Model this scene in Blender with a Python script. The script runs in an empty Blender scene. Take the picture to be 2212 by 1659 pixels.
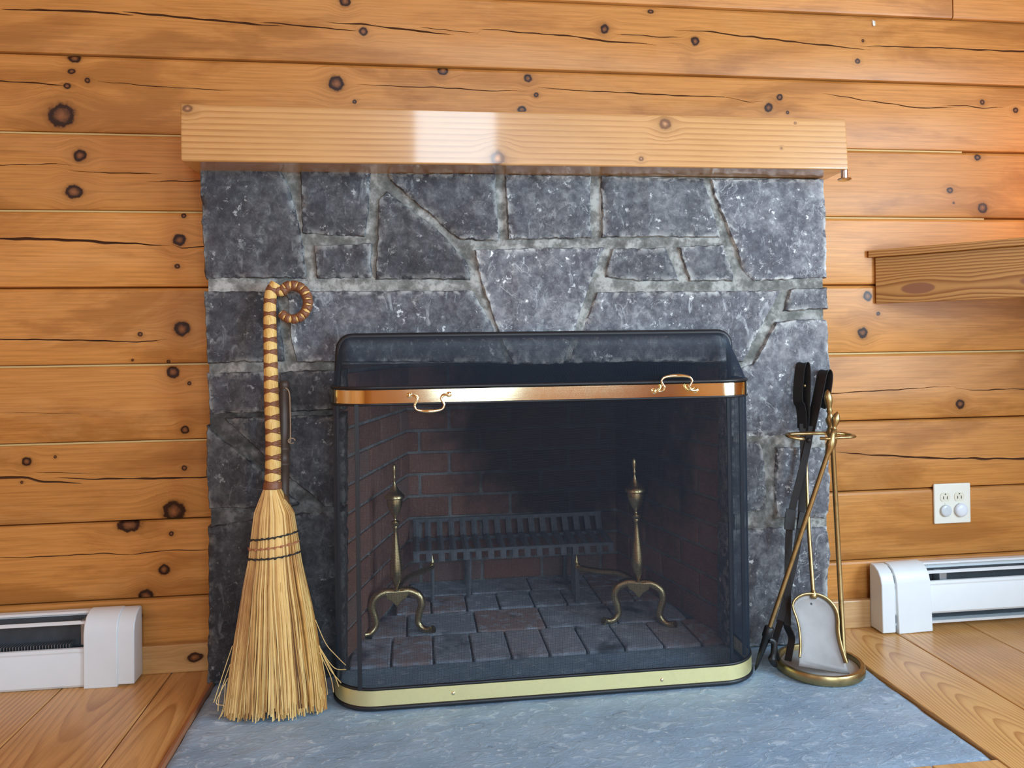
import bpy, bmesh, math, random
from mathutils import Vector, Matrix, noise, geometry
random.seed(7)
D = bpy.data
COL = bpy.context.scene.collection
S = bpy.context.scene
# ------------------------------------------------------------------ camera
F_PX, CX, CY = 1626.8, 1106.0, 735.95
CAM = Vector((-.2477, -1.9543, .7940)); YAW, PITCH, ROLL = -.1275, .0056, -.0136
def cam_rot():
    c, s = math.cos, math.sin
    Rz = Matrix(((c(YAW), -s(YAW), 0), (s(YAW), c(YAW), 0), (0, 0, 1)))
    B = Matrix(((1, 0, 0), (0, 0, -1), (0, 1, 0)))
    Rx = Matrix(((1, 0, 0), (0, c(PITCH), -s(PITCH)), (0, s(PITCH), c(PITCH))))
    Rr = Matrix(((c(ROLL), -s(ROLL), 0), (s(ROLL), c(ROLL), 0), (0, 0, 1)))
    return Rz @ B @ Rx @ Rr
ROT = cam_rot()
cam = D.objects.new('camera', D.cameras.new('camera')); COL.objects.link(cam)
cam.data.sensor_width = 36; cam.data.lens = 36 * F_PX / 2212
cam.data.shift_y = -(829.5 - CY) / 2212; cam.data.clip_start = .02
cam.matrix_world = Matrix.Translation(CAM) @ ROT.to_4x4()
S.camera = cam
def hit(px, py, n, c):
    """point of the sight line through a pixel on the plane n.X = c"""
    d = ROT @ Vector(((px - CX) / F_PX, -(py - CY) / F_PX, -1)); n = Vector(n)
    return CAM + d * ((c - n.dot(CAM)) / n.dot(d))
def PY(px, py, y): return hit(px, py, (0, 1, 0), y)
def PZ(px, py, z): return hit(px, py, (0, 0, 1), z)
def PT(px, py, y0, k): return hit(px, py, (0, 1, -k), y0)      # plane y = y0 + k z
# ------------------------------------------------------------------ light
S.view_settings.view_transform = 'Standard'; S.view_settings.look = 'None'
S.view_settings.exposure = -0.09; S.view_settings.gamma = 1; S.view_settings.use_curve_mapping = False
W = D.worlds.new('world'); S.world = W; W.use_nodes = True
W.node_tree.nodes['Background'].inputs[0].default_value = (.55, .70, .95, 1)
W.node_tree.nodes['Background'].inputs[1].default_value = .3
def area(name, loc, target, sx, sy, watt, col):
    l = D.lights.new(name, 'AREA'); l.shape = 'RECTANGLE'; l.size = sx; l.size_y = sy; l.energy = watt; l.color = col
    o = D.objects.new(name, l); COL.objects.link(o); o.location = loc
    o.rotation_euler = (Vector(target) - Vector(loc)).to_track_quat('-Z', 'Y').to_euler(); return o
XR_WALL, XL_WALL, Y_FRONT, Z_CEIL = 2.05, -2.2, -4.6, 3.9
area('daylight rear window', (.10, Y_FRONT + .03, 1.9), (.10, 0, 1.9), .66, 2.9, 68, (.60, .83, 1.0))
area('daylight side window', (XR_WALL - .03, -1.85, 1.13), (0, -1.85, 1.13), 1.5, 1.1, 100, (.58, .82, 1.0))
area('daylight rear window wide', (1.15, Y_FRONT + .03, 1.45), (1.15, 0, 1.45), .95, 1.5, 44, (.60, .83, 1.0))
area('daylight left window', (XL_WALL + .03, -2.7, 1.45), (0, -2.7, 1.45), .9, 1.2, 9, (.60, .83, 1.0))
lp = D.lights.new('shelf lamp bulb', 'POINT'); lp.energy = 2.3; lp.color = (1, .36, .07); lp.shadow_soft_size = .04
lo = D.objects.new('shelf lamp bulb', lp); COL.objects.link(lo); lo.location = (1.68, -.26, 1.22)
# ------------------------------------------------------------------ node helpers
class NT:
    def __init__(s, name):
        s.m = D.materials.new(name); s.m.use_nodes = True; s.t = s.m.node_tree
        s.t.nodes.clear(); s.out = s.t.nodes.new('ShaderNodeOutputMaterial')
    def n(s, typ, **kw):
        nd = s.t.nodes.new('ShaderNode' + typ)
        for k, v in kw.items():
            if k.startswith('i_'):
                key = k[2:]; key = int(key) if key.isdigit() else key.replace('_', ' ')
                s.set(nd.inputs[key], v)
            else: setattr(nd, k, v)
        return nd
    def set(s, inp, v):
        if isinstance(v, bpy.types.NodeSocket): s.t.links.new(v, inp)
        elif isinstance(v, bpy.types.Node): s.t.links.new(v.outputs[0], inp)
        elif isinstance(v, (tuple, list)) and len(v) == 3 and inp.type == 'RGBA': inp.default_value = (*v, 1)
        else: inp.default_value = v
    def math(s, op, a, b=0., c=0., clamp=False):
        return s.n('Math', operation=op, use_clamp=clamp, i_0=a, i_1=b, i_2=c).outputs[0]
    def vmath(s, op, a, b=(0, 0, 0)):
        nd = s.n('VectorMath', operation=op, i_0=a, i_1=b); return nd.outputs['Value' if op in ('LENGTH', 'DOT_PRODUCT') else 'Vector']
    def pos(s): return s.n('NewGeometry').outputs['Position']
    def noise(s, v, sc, det=3., rough=.55, dist=0.):
        return s.n('TexNoise', i_Vector=v, i_Scale=sc, i_Detail=det, i_Roughness=rough, i_Distortion=dist).outputs[0]
    def ramp(s, f, stops, interp='LINEAR'):
        nd = s.n('ValToRGB', i_0=f); cr = nd.color_ramp; cr.interpolation = interp
        while len(cr.elements) < len(stops): cr.elements.new(.5)
        for e, (p, c) in zip(cr.elements, stops):
            e.position = p; e.color = (*c, 1) if len(c) == 3 else c
        return nd.outputs[0]
    def sstep(s, f, a, b, lo=0., hi=1.):
        return s.n('MapRange', interpolation_type='SMOOTHSTEP', i_0=f, i_1=a, i_2=b, i_3=lo, i_4=hi).outputs[0]
    def mix(s, f, a, b, mode='MIX'):
        nd = s.n('Mix', data_type='RGBA', blend_type=mode); s.set(nd.inputs[0], f); s.set(nd.inputs[6], a); s.set(nd.inputs[7], b)
        return nd.outputs[2]
    def bump(s, h, strength=.3, dist=.002, nrm=None):
        nd = s.n('Bump', i_Height=h, i_Strength=strength, i_Distance=dist)
        if nrm is not None: s.set(nd.inputs['Normal'], nrm)
        return nd.outputs[0]
    def done(s, col, rough=.5, metal=0., nrm=None, spec=.5, **kw):
        b = s.n('BsdfPrincipled'); s.set(b.inputs['Base Color'], col); s.set(b.inputs['Roughness'], rough)
        s.set(b.inputs['Metallic'], metal); s.set(b.inputs['Specular IOR Level'], spec)
        if nrm is not None: s.set(b.inputs['Normal'], nrm)
        for k, v in kw.items(): s.set(b.inputs[k.replace('_', ' ')], v)
        s.t.links.new(b.outputs[0], s.out.inputs[0]); return s.m
def plain(name, col, rough=.5, metal=0., var=.12, sc=40., bmp=.0, spec=.5):
    t = NT(name); p = t.pos(); n = t.noise(p, sc, 4)
    c = t.mix(n, tuple(x * (1 - var) for x in col), tuple(min(1, x * (1 + var)) for x in col))
    return t.done(c, rough, metal, t.bump(n, bmp, .001) if bmp else None, spec)
AX = {'x': (0, 1, 2), 'y': (1, 0, 2), 'z': (2, 0, 1)}
def wood(name, axis, light, dark, center=(0, -.1), taper=0., freq=60., ring=.8, knots=(), seed=0., rough=.32, wob=.012,
         blotch=.5, knotcol=((.135, .050, .018), (.030, .009, .004)), coat=.0, fine=.25, spec=.5):
    """solid wood: growth rings round an axis, fibres along it, knots bending the rings; knots = (centre, radius, stretch)"""
    t = NT(name); p = t.pos(); p = t.vmath('ADD', p, (0, 0, 0))
    ai, ui, vi = AX[axis]
    sep = t.n('SeparateXYZ', i_0=p).outputs; a, u, v = sep[ai], sep[ui], sep[vi]
    wv = t.noise(t.vmath('ADD', p, (seed, seed * 2, 0)), 9, 2); wu = t.math('MULTIPLY', t.math('ADD', t.math('SUBTRACT', wv, .5), t.math('MULTIPLY', t.math('SUBTRACT', t.noise(p, 75, 3), .5), .9)), .8)
    rmin = None; warp = None
    for (c, r, st) in knots:
        d = t.vmath('SUBTRACT', p, tuple(c))
        sc = [1 / r] * 3; sc[ai] = 1 / (r * st)
        if axis == 'x': sc[1] = 0.
        dd = t.vmath('MULTIPLY', d, tuple(sc))
        rr = t.math('ADD', t.vmath('LENGTH', dd), wu)
        rmin = rr if rmin is None else t.math('MINIMUM', rmin, rr)
        comp = t.n('SeparateXYZ', i_0=d).outputs[vi]
        w = t.math('MULTIPLY', comp, t.sstep(rr, .4, 4.2, .85, 0.))
        warp = w if warp is None else t.math('ADD', warp, w)
    if warp is not None: v = t.math('SUBTRACT', v, warp)
    ps = [0, 0, 0]; ps[ai] = a; ps[ui] = u; ps[vi] = v
    q = t.n('CombineXYZ', i_0=ps[0], i_1=ps[1], i_2=ps[2]).outputs[0]
    st_lo = [4., 4., 4.]; st_lo[ai] = 1.1
    n1 = t.noise(t.vmath('ADD', t.vmath('MULTIPLY', q, tuple(st_lo)), (seed, seed, seed)), 1., 3)
    du = t.math('SUBTRACT', u, center[0]); dv = t.math('SUBTRACT', v, center[1])
    dv = t.math('SUBTRACT', dv, t.math('MULTIPLY', a, taper))
    rad = t.math('SQRT', t.math('ADD', t.math('MULTIPLY', du, du), t.math('MULTIPLY', dv, dv)))
    rad = t.math('ADD', rad, t.math('MULTIPLY', t.math('SUBTRACT', n1, .5), wob))
    fr = t.math('FRACT', t.math('MULTIPLY', rad, freq))
    line = t.ramp(fr, [(0, (0, 0, 0)), (.45, (.12, .12, .12)), (.80, (.8, .8, .8)), (.9, (1, 1, 1)), (1, (0, 0, 0))])
    amp = t.noise(t.vmath('MULTIPLY', q, (3, 3, 3)), 2., 2)
    line = t.math('MULTIPLY', line, t.math('MULTIPLY', t.sstep(amp, .25, .7, .35, 1.), ring))
    st_f = [260., 260., 260.]; st_f[ai] = 7.
    nf = t.noise(t.vmath('MULTIPLY', q, tuple(st_f)), 1., 3)
    st_b = [5., 5., 9.]; st_b[ai] = 2.2
    if axis == 'y': st_b = [9., 2.2, 9.]
    nb = t.noise(t.vmath('ADD', t.vmath('MULTIPLY', q, tuple(st_b)), (seed * 3, 0, seed)), 1., 5, .62, .4)
    base = t.mix(line, light, dark)
    nc = t.noise(t.vmath('ADD', t.vmath('MULTIPLY', q, tuple(x * .55 for x in st_b)), (seed * 5, 3, seed)), 1., 6, .66, .8)
    base = t.mix(t.math('MULTIPLY', t.sstep(nb, .46, .64), blotch), base, tuple(d * .75 + l * .1 for d, l in zip(dark, light)))
    base = t.mix(t.math('MULTIPLY', t.sstep(nc, .52, .60), blotch * .45), base, tuple(min(1, l * k_) for l, k_ in zip(light, (1.08, 1.22, 1.6))))
    base = t.mix(t.math('MULTIPLY', t.sstep(nf, .35, .75), fine), base, tuple(x * .62 for x in dark))
    if rmin is not None:
        k = t.math('MULTIPLY', rmin, .25)     # 1 radius = .25
        kc = t.ramp(k, [(0, tuple(x * 2.2 for x in knotcol[0])), (.05, tuple(x * 1.7 for x in knotcol[0])), (.11, knotcol[0]), (.165, knotcol[1]), (.235, knotcol[1]), (.28, tuple(x * .5 for x in dark)), (1, tuple(x * .8 for x in dark))])
        km = t.ramp(k, [(0, (1, 1, 1)), (.225, (1, 1, 1)), (.27, (.5, .5, .5)), (.36, (.20, .20, .20)), (.8, (0, 0, 0))])
        base = t.mix(km, base, kc)
    h = t.math('ADD', t.math('MULTIPLY', line, -.4), t.math('MULTIPLY', nf, -.35))
    return t.done(base, rough, 0, t.bump(h, .18, .0012), spec, Coat_Weight=coat, Coat_Roughness=.06)
# ------------------------------------------------------------------ mesh helpers
class MB:
    def __init__(s): s.v = []; s.f = []
    def add(s, vs, fs):
        o = len(s.v); s.v += [tuple(v) for v in vs]; s.f += [tuple(i + o for i in f) for f in fs]; return s
    def box(s, a, b, M=None):
        (x0, y0, z0), (x1, y1, z1) = a, b
        vs = [Vector(c) for c in ((x0, y0, z0), (x1, y0, z0), (x1, y1, z0), (x0, y1, z0), (x0, y0, z1), (x1, y0, z1), (x1, y1, z1), (x0, y1, z1))]
        if M is not None: vs = [M @ v for v in vs]
        return s.add(vs, [(0, 3, 2, 1), (4, 5, 6, 7), (0, 1, 5, 4), (1, 2, 6, 5), (2, 3, 7, 6), (3, 0, 4, 7)])
    def tube(s, path, rad, n=8, closed=False, flat=None, up=None):
        P = [Vector(p) for p in path]; k = len(P); R = rad if isinstance(rad, (list, tuple)) else [rad] * k
        T = []
        for i in range(k):
            a = P[i - 1] if (i > 0 or closed) else P[i]; b = P[(i + 1) % k] if (i < k - 1 or closed) else P[i]
            T.append((b - a).normalized())
        u = Vector(up) if up is not None else (Vector((0, 0, 1)) if abs(T[0].z) < .9 else Vector((1, 0, 0)))
        vs = []; fs = []
        for i in range(k):
            u = (u - T[i] * u.dot(T[i])); u.normalize(); w = T[i].cross(u)
            for j in range(n):
                th = 2 * math.pi * (j + .5) / n; f = flat or (1, 1)
                vs.append(P[i] + (u * math.cos(th) * f[0] + w * math.sin(th) * f[1]) * R[i])
        m = k if closed else k - 1
        for i in range(m):
            for j in range(n):
                a = i * n + j; b = i * n + (j + 1) % n; c = ((i + 1) % k) * n + (j + 1) % n; d = ((i + 1) % k) * n + j
                fs.append((a, b, c, d))
        if not closed: fs += [tuple(reversed(range(n))), tuple(range((k - 1) * n, k * n))]
        return s.add(vs, fs)
    def lathe(s, prof, base, axis=(0, 0, 1), n=24):
        ax = Vector(axis).normalized(); base = Vector(base)
        u = Vector((1, 0, 0)) if abs(ax.x) < .9 else Vector((0, 1, 0)); u = (u - ax * u.dot(ax)).normalized(); w = ax.cross(u)
        vs = []; fs = []
        for (r, h) in prof:
            for j in range(n):
                th = 2 * math.pi * j / n; vs.append(base + ax * h + (u * math.cos(th) + w * math.sin(th)) * max(r, 1e-5))
        for i in range(len(prof) - 1):
            for j in range(n): fs.append((i * n + j, i * n + (j + 1) % n, (i + 1) * n + (j + 1) % n, (i + 1) * n + j))
        fs += [tuple(reversed(range(n))), tuple(range((len(prof) - 1) * n, len(prof) * n))]
        return s.add(vs, fs)
    def prism(s, poly, d):
        d = Vector(d); P = [Vector(p) for p in poly]; n = len(P)
        return s.add(P + [p + d for p in P], [tuple(reversed(range(n))), tuple(range(n, 2 * n))] + [(i, (i + 1) % n, n + (i + 1) % n, n + i) for i in range(n)])
    def sheet(s, prof, x0, x1, th=.0012):
        """thin metal sheet: open (y, z) profile extruded along x"""
        n = len(prof); o = []
        for i in range(n):
            a = Vector(prof[max(0, i - 1)]); b = Vector(prof[min(n - 1, i + 1)]); t = (b - a).normalized(); o.append((prof[i][0] - t.y * th, prof[i][1] + t.x * th))
        poly = list(prof) + o[::-1]
        vs = [(x0, y, z) for y, z in poly] + [(x1, y, z) for y, z in poly]; m = len(poly); fs = []
        for i in range(m): fs.append((i, (i + 1) % m, m + (i + 1) % m, m + i))
        for i in range(n - 1): fs += [(i, i + 1, m - 2 - i, m - 1 - i), (m + i + 1, m + i, 2 * m - 1 - i, 2 * m - 2 - i)]
        return s.add(vs, fs)
    def mesh(s, name, mat, smooth=40):
        me = D.meshes.new(name); me.from_pydata(s.v, [], s.f)
        bm = bmesh.new(); bm.from_mesh(me); bmesh.ops.recalc_face_normals(bm, faces=bm.faces); bm.to_mesh(me); bm.free()
        if mat: me.materials.append(mat)
        if smooth:
            me.polygons.foreach_set('use_smooth', [True] * len(me.polygons))
            if smooth < 180: me.set_sharp_from_angle(angle=math.radians(smooth))
        me.update(); return me
    def build(s, name, mat, parent=None, smooth=40, bevel=0., seg=2):
        o = D.objects.new(name, s.mesh(name, mat, smooth)); COL.objects.link(o)
        if parent is not None: attach(o, parent)
        if bevel:
            b = o.modifiers.new('bevel', 'BEVEL'); b.width = bevel; b.segments = seg; b.limit_method = 'ANGLE'; b.angle_limit = math.radians(35)
        return o
def attach(o, parent):
    o.parent = parent
    w = Matrix.Identity(4); q = parent
    chain = []
    while q is not None: chain.append(q); q = q.parent
    for q in reversed(chain): w = w @ (q.matrix_parent_inverse @ q.matrix_basis if q.parent else q.matrix_basis)
    o.matrix_parent_inverse = w.inverted()
def empty(name, loc=(0, 0, 0)):
    o = D.objects.new(name, None); COL.objects.link(o); o.location = loc; o.empty_display_size = .05; return o
def thing(name, label, cat, loc, group=None):
    o = empty(name, loc); o['label'] = label; o['category'] = cat
    if group: o['group'] = group
    return o
def structure(o): o['kind'] = 'structure'; return o
def lerp(a, b, t): return a + (b - a) * t
def spline(pts, n):
    """Catmull-Rom through points, n steps per span"""
    P = [Vector(p) for p in pts]; out = []
    for i in range(len(P) - 1):
        p0, p1, p2, p3 = P[max(0, i - 1)], P[i], P[i + 1], P[min(len(P) - 1, i + 2)]
        for k in range(n):
            t = k / n; out.append(.5 * ((2 * p1) + (p2 - p0) * t + (2 * p0 - 5 * p1 + 4 * p2 - p3) * t * t + (3 * p1 - p0 - 3 * p2 + p3) * t ** 3))
    return out + [P[-1]]
# ------------------------------------------------------------------ materials
PINE_L, PINE_D = (.66, .285, .072), (.40, .142, .026)
M = {}
M['seam'] = plain('pale seam wood', (.62, .43, .17), .6)
M['check'] = plain('open check in the log', (.15, .050, .014), .85)
M['mortar'] = None
def stone_mat():
    t = NT('slate stone'); p = t.pos(); oi = t.n('ObjectInfo')
    rnd = oi.outputs['Random']; off = t.vmath('MULTIPLY', t.n('CombineXYZ', i_0=rnd, i_1=rnd, i_2=rnd).outputs[0], (17., 5., 29.))
    q = t.vmath('ADD', p, off)
    n1 = t.noise(q, 9, 6, .65, .3); n2 = t.noise(q, 55, 8, .7, .4); n3 = t.noise(t.vmath('MULTIPLY', q, (1, 1, .45)), 38, 7, .72, .9); n4 = t.noise(q, 190, 4, .6)
    f = t.math('ADD', t.math('MULTIPLY', n1, .5), t.math('MULTIPLY', n2, .5))
    c = t.ramp(f, [(.34, (.038, .038, .046)), (.46, (.076, .076, .088)), (.54, (.135, .138, .15)), (.64, (.27, .275, .28))])
    c = t.mix(t.sstep(n3, .56, .68, 0, .6), c, (.42, .44, .45))
    vein = t.math('ABSOLUTE', t.math('SUBTRACT', t.noise(t.vmath('ADD', q, (3, 1, 2)), 7, 6, .6, .8), .5))
    vm = t.math('MULTIPLY', t.sstep(vein, .0, .006, .45, 0), t.sstep(t.noise(t.vmath('ADD', q, (9, 2, 4)), 11, 2), .50, .62))
    c = t.mix(vm, c, (.55, .55, .54))
    ed = t.n('Attribute', attribute_name='edge').outputs['Fac']
    c = t.mix(t.math('MULTIPLY', ed, t.sstep(t.noise(q, 42, 4, .6), .44, .60, 0, .8)), c, (.50, .51, .49))
    c = t.mix(t.math('MULTIPLY', t.sstep(t.noise(q, 62, 6, .68), .585, .65, 0, .95), t.sstep(t.noise(q, 15, 3), .42, .62)), c, (.70, .71, .70))
    c = t.mix(t.sstep(n4, .62, .74, 0, .5), c, (.40, .41, .42))
    c = t.mix(t.sstep(n1, .58, .72, 0, .5), c, (.13, .115, .125))
    c = t.mix(1., c, oi.outputs['Color'], 'MULTIPLY')
    h = t.math('ADD', t.math('MULTIPLY', n2, .6), t.math('MULTIPLY', n3, .5))
    return t.done(c, .62, 0, t.bump(h, .55, .006), .4)
M['stone'] = stone_mat()
def mortar_mat():
    t = NT('grey mortar'); p = t.pos(); n = t.noise(p, 30, 6, .65); n2 = t.noise(p, 240, 3)
    c = t.ramp(n, [(.35, (.125, .125, .115)), (.48, (.23, .228, .212)), (.6, (.46, .455, .43))])
    c = t.mix(t.sstep(t.noise(p, 9, 4), .48, .62, 0, .5), c, (.115, .115, .105))
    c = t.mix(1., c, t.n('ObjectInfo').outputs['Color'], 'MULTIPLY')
    return t.done(c, .9, 0, t.bump(t.math('ADD', n, t.math('MULTIPLY', n2, .4)), .5, .004), .2)
M['mortar'] = mortar_mat()
def brick_mat(name, floor, mortar=False):
    t = NT(name); p = t.pos(); oi = t.n('ObjectInfo'); n = t.noise(p, 22, 6, .65); n2 = t.noise(p, 150, 4)
    r = t.math('ADD', t.math('MULTIPLY', oi.outputs['Random'], .5), t.math('MULTIPLY', n, .5))
    if floor:
        c = t.ramp(r, [(.25, (.37, .42, .50)), (.45, (.46, .49, .57)), (.6, (.46, .32, .29)), (.75, (.42, .46, .55))])
        c = t.mix(t.sstep(n, .50, .64, 0, .8), c, (.60, .68, .80))
        soot = t.sstep(t.noise(p, 6, 4, .6), .54, .70, 0, .7)
    else:
        c = t.ramp(r, [(.25, (.22, .105, .08)), (.5, (.31, .15, .11)), (.75, (.26, .165, .14))])
        c = t.mix(t.sstep(n2, .5, .75, 0, .35), c, (.45, .40, .37))
        d = t.vmath('MULTIPLY', t.vmath('SUBTRACT', p, (.27, .52, .62)), (1.75, 1.15, 1.6))
        L = t.math('ADD', t.vmath('LENGTH', d), t.math('MULTIPLY', t.math('SUBTRACT', t.noise(p, 7, 5, .6), .5), .55))
        soot = t.sstep(L, .60, .95, .93, 0)
    if mortar: c = t.ramp(n, [(.35, (.20, .20, .20)), (.65, (.34, .34, .34))])
    c = t.mix(soot, c, (.014, .013, .015))
    return t.done(c, .85, 0, t.bump(t.math('ADD', n, n2), .35, .003), .25)
M['soot_mortar'] = brick_mat('sooty mortar', False, True); M['brick'] = brick_mat('firebox brick', False); M['brick_floor'] = brick_mat('firebox floor brick', True)
def slab_mat():
    t = NT('bluestone slab'); p = t.pos(); q = t.vmath('MULTIPLY', p, (1., 1.6, 1.))
    n1 = t.noise(q, 5, 5, .6, .4); n2 = t.noise(q, 26, 8, .7, .9); n3 = t.noise(t.vmath('ADD', q, (5, 5, 0)), 60, 5, .65, .5)
    c = t.ramp(n1, [(.3, (.26, .38, .52)), (.5, (.32, .455, .60)), (.7, (.40, .53, .66))])
    c = t.mix(t.sstep(n2, .545, .63, 0, .7), c, (.58, .72, .84))
    c = t.mix(t.sstep(n3, .62, .69, 0, .85), c, (.76, .85, .90))
    c = t.mix(t.sstep(n2, .30, .40, .75, 0), c, (.15, .21, .28))
    return t.done(c, .46, 0, t.bump(t.math('ADD', n2, t.math('MULTIPLY', n3, .4)), .7, .005), .45)
M['slab'] = slab_mat()
def brass_mat(name, c0, rough, tarnish=.25):
    t = NT(name); p = t.pos(); n = t.noise(p, 60, 5, .6); n2 = t.noise(t.vmath('MULTIPLY', p, (4, 4, 700)), 1., 2)
    c = t.mix(t.sstep(n, .45, .75, 0, tarnish), c0, tuple(x * .45 for x in c0))
    return t.done(c, t.math('ADD', rough, t.math('MULTIPLY', n, rough * .5)), 1., t.bump(n2, .04, .0005))
M['brass'] = brass_mat('polished brass', (.93, .84, .56), .09, .08)
M['brass_satin'] = brass_mat('satin brass', (1.0, .90, .48), .42, .1)
M['brass_old'] = brass_mat('tarnished brass', (.45, .335, .155), .28, .55)
M['brass_dull'] = brass_mat('dull andiron brass', (.66, .53, .28), .26, .5)
M['black'] = plain('black painted metal', (.012, .014, .018), .42)
M['wire'] = plain('screen wire with blue haze', (.028, .045, .070), .42)  # black wire lifted towards blue, painting the window haze over the firebox
M['iron'] = plain('wrought iron', (.011, .011, .012), .42, 0., .3, 90, .3)
M['grate'] = plain('ash dusted cast iron', (.15, .16, .18), .75, 0., .4, 60, .3)
M['steel'] = plain('scuffed steel', (.30, .275, .265), .6, .45, .3, 18)
M['chrome'] = plain('chrome', (.75, .75, .76), .12, 1., .05)
M['heater'] = plain('white heater enamel', (.78, .83, .86), .38, 0., .03, 18)
M['heater_dark'] = plain('heater inside', (.05, .06, .07), .6, 0., .3)
M['fin'] = plain('aluminium fins', (.35, .38, .42), .4, .8, .3)
M['plate'] = plain('ivory plastic', (.80, .80, .72), .35, 0., .02)
M['socket'] = plain('ivory socket plastic', (.74, .72, .60), .4, 0., .02)
M['slot'] = plain('dark slot', (.06, .05, .04), .7)
M['cap_clear'] = plain('greyish clear plastic', (.60, .66, .70), .2, 0., .04)
M['cap_white'] = plain('white plastic', (.74, .79, .86), .3, 0., .03)
M['tray'] = plain('pale dusty metal', (.52, .54, .54), .55, .3, .15, 60)
M['straw'] = None
def straw_mat(name, cols):
    t = NT(name); p = t.pos(); n = t.noise(t.vmath('MULTIPLY', p, (420, 420, 5)), 1., 2); n2 = t.noise(p, 14, 3)
    f = t.math('ADD', t.math('MULTIPLY', n, .7), t.math('MULTIPLY', n2, .3))
    return t.done(t.ramp(f, [(.30, cols[0]), (.48, cols[1]), (.66, cols[2])]), .55, 0, None, .35)
def corn_mat():
    t = NT('broom corn'); a = t.n('Attribute', attribute_name='tone').outputs['Fac']; p = t.pos(); n = t.noise(p, 45, 4); n2 = t.noise(t.vmath('MULTIPLY', p, (1, 1, .35)), 12, 3)
    c = t.ramp(t.math('ADD', t.math('MULTIPLY', a, .72), t.math('MULTIPLY', n, .28)), [(.12, (.30, .13, .035)), (.30, (.56, .30, .085)), (.58, (.82, .52, .18)), (.9, (.92, .68, .30))])
    c = t.mix(t.sstep(n2, .52, .66, 0, .6), c, (.40, .165, .055))
    return t.done(c, .5, 0, None, .4)
M['straw'] = corn_mat()
M['straw_core'] = plain('broom core in gap shade', (.13, .055, .016), .8)  # core coloured dark to paint the shade in the gaps between straws
M['stalk'] = straw_mat('golden broom stalks', ((.55, .28, .06), (.80, .50, .15), (.88, .62, .25)))
M['bind'] = plain('brown plaited bark', (.23, .085, .036), .5, 0., .45, 160, .4)
M['thread_black'] = plain('black thread', (.02, .018, .02), .7)
M['thread_red'] = plain('rust red thread', (.42, .15, .075), .7)
M['dark_wood'] = plain('dark turned wood', (.085, .055, .042), .42, 0., .3, 60, .2)
M['cord'] = plain('tan leather cord', (.42, .29, .19), .7)
# ------------------------------------------------------------------ back wall of logs
wall = structure(empty('wall_back'))
ZS = [0., .183, .3743, .5697, .758, .9478, 1.1356, 1.3255, 1.5175, 1.7020, 1.895, 2.09, 2.285, 2.48]
CHL, CHR = -.735, .822
# checks in the logs, as pixel polylines on the wall face with a width in pixels
CRACKS = {8: [([(0, 20), (168, 24), (290, 33)], 5), ([(262, 25), (439, 42), (614, 57)], 6), ([(557, 47), (740, 64), (772, 67)], 4),
              ([(700, 48), (740, 51), (787, 52), (851, 62), (983, 75)], 4), ([(905, 59), (1042, 72)], 2), ([(1027, 62), (1142, 71), (1246, 79), (1310, 90), (1364, 93), (1420, 97)], 4),
              ([(1324, 74), (1480, 82)], 2.5), ([(1452, 66), (1520, 67.5), (1615, 79), (1784, 98), (1885, 108)], 4), ([(1845, 98.5), (1986, 102), (2212, 111), (2400, 118)], 4)],
          7: [([(-60, 173), (0, 175), (67, 179), (142, 186)], 3), ([(199, 175), (371, 189), (506, 196)], 2), ([(767, 182), (943, 189), (1061, 196), (1148, 197)], 2.4),
              ([(1150, 189), (1311, 199), (1480, 207), (1564, 209), (1622, 221), (1655, 219)], 3), ([(1774, 202), (1902, 221), (1986, 233), (2064, 233)], 3), ([(2033, 229), (2087, 228), (2121, 234), (2172, 231)], 2.5)],
          6: [([(-60, 356), (0, 356), (128, 354), (159, 358)], 2), ([(148, 368), (236, 374), (354, 375)], 2.2), ([(314, 392), (400, 391), (470, 390)], 2.4)],
          5: [([(-80, 515), (0, 516), (60, 516), (151, 519), (256, 525), (371, 530)], 6), ([(368, 528), (392, 536), (422, 534), (470, 530)], 2.2)],
          4: [([(-60, 732), (0, 733), (181, 735), (301, 739), (362, 733)], 3), ([(1792, 850), (1911, 843), (2061, 834)], 0)],
          3: [([(0, 892), (181, 893)], 1.5), ([(1700, 856), (1792, 850), (1911, 843), (2061, 834)], 2.5), ([(2055, 837), (2107, 843), (2212, 840), (2330, 838)], 2.6)],
          2: [([(-80, 1031), (0, 1032), (54, 1032), (90, 1040), (181, 1044)], 5), ([(115, 1032), (211, 1035), (332, 1034), (446, 1031), (520, 1030)], 4), ([(69, 1020), (211, 1023)], 1.5),
              ([(1805, 977), (1911, 984), (2016, 990), (2212, 991), (2330, 990)], 6)],
          1: [([(-60, 1207), (0, 1205), (121, 1202), (211, 1196), (286, 1198), (362, 1189), (446, 1188), (520, 1187)], 2.4)]}
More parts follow.
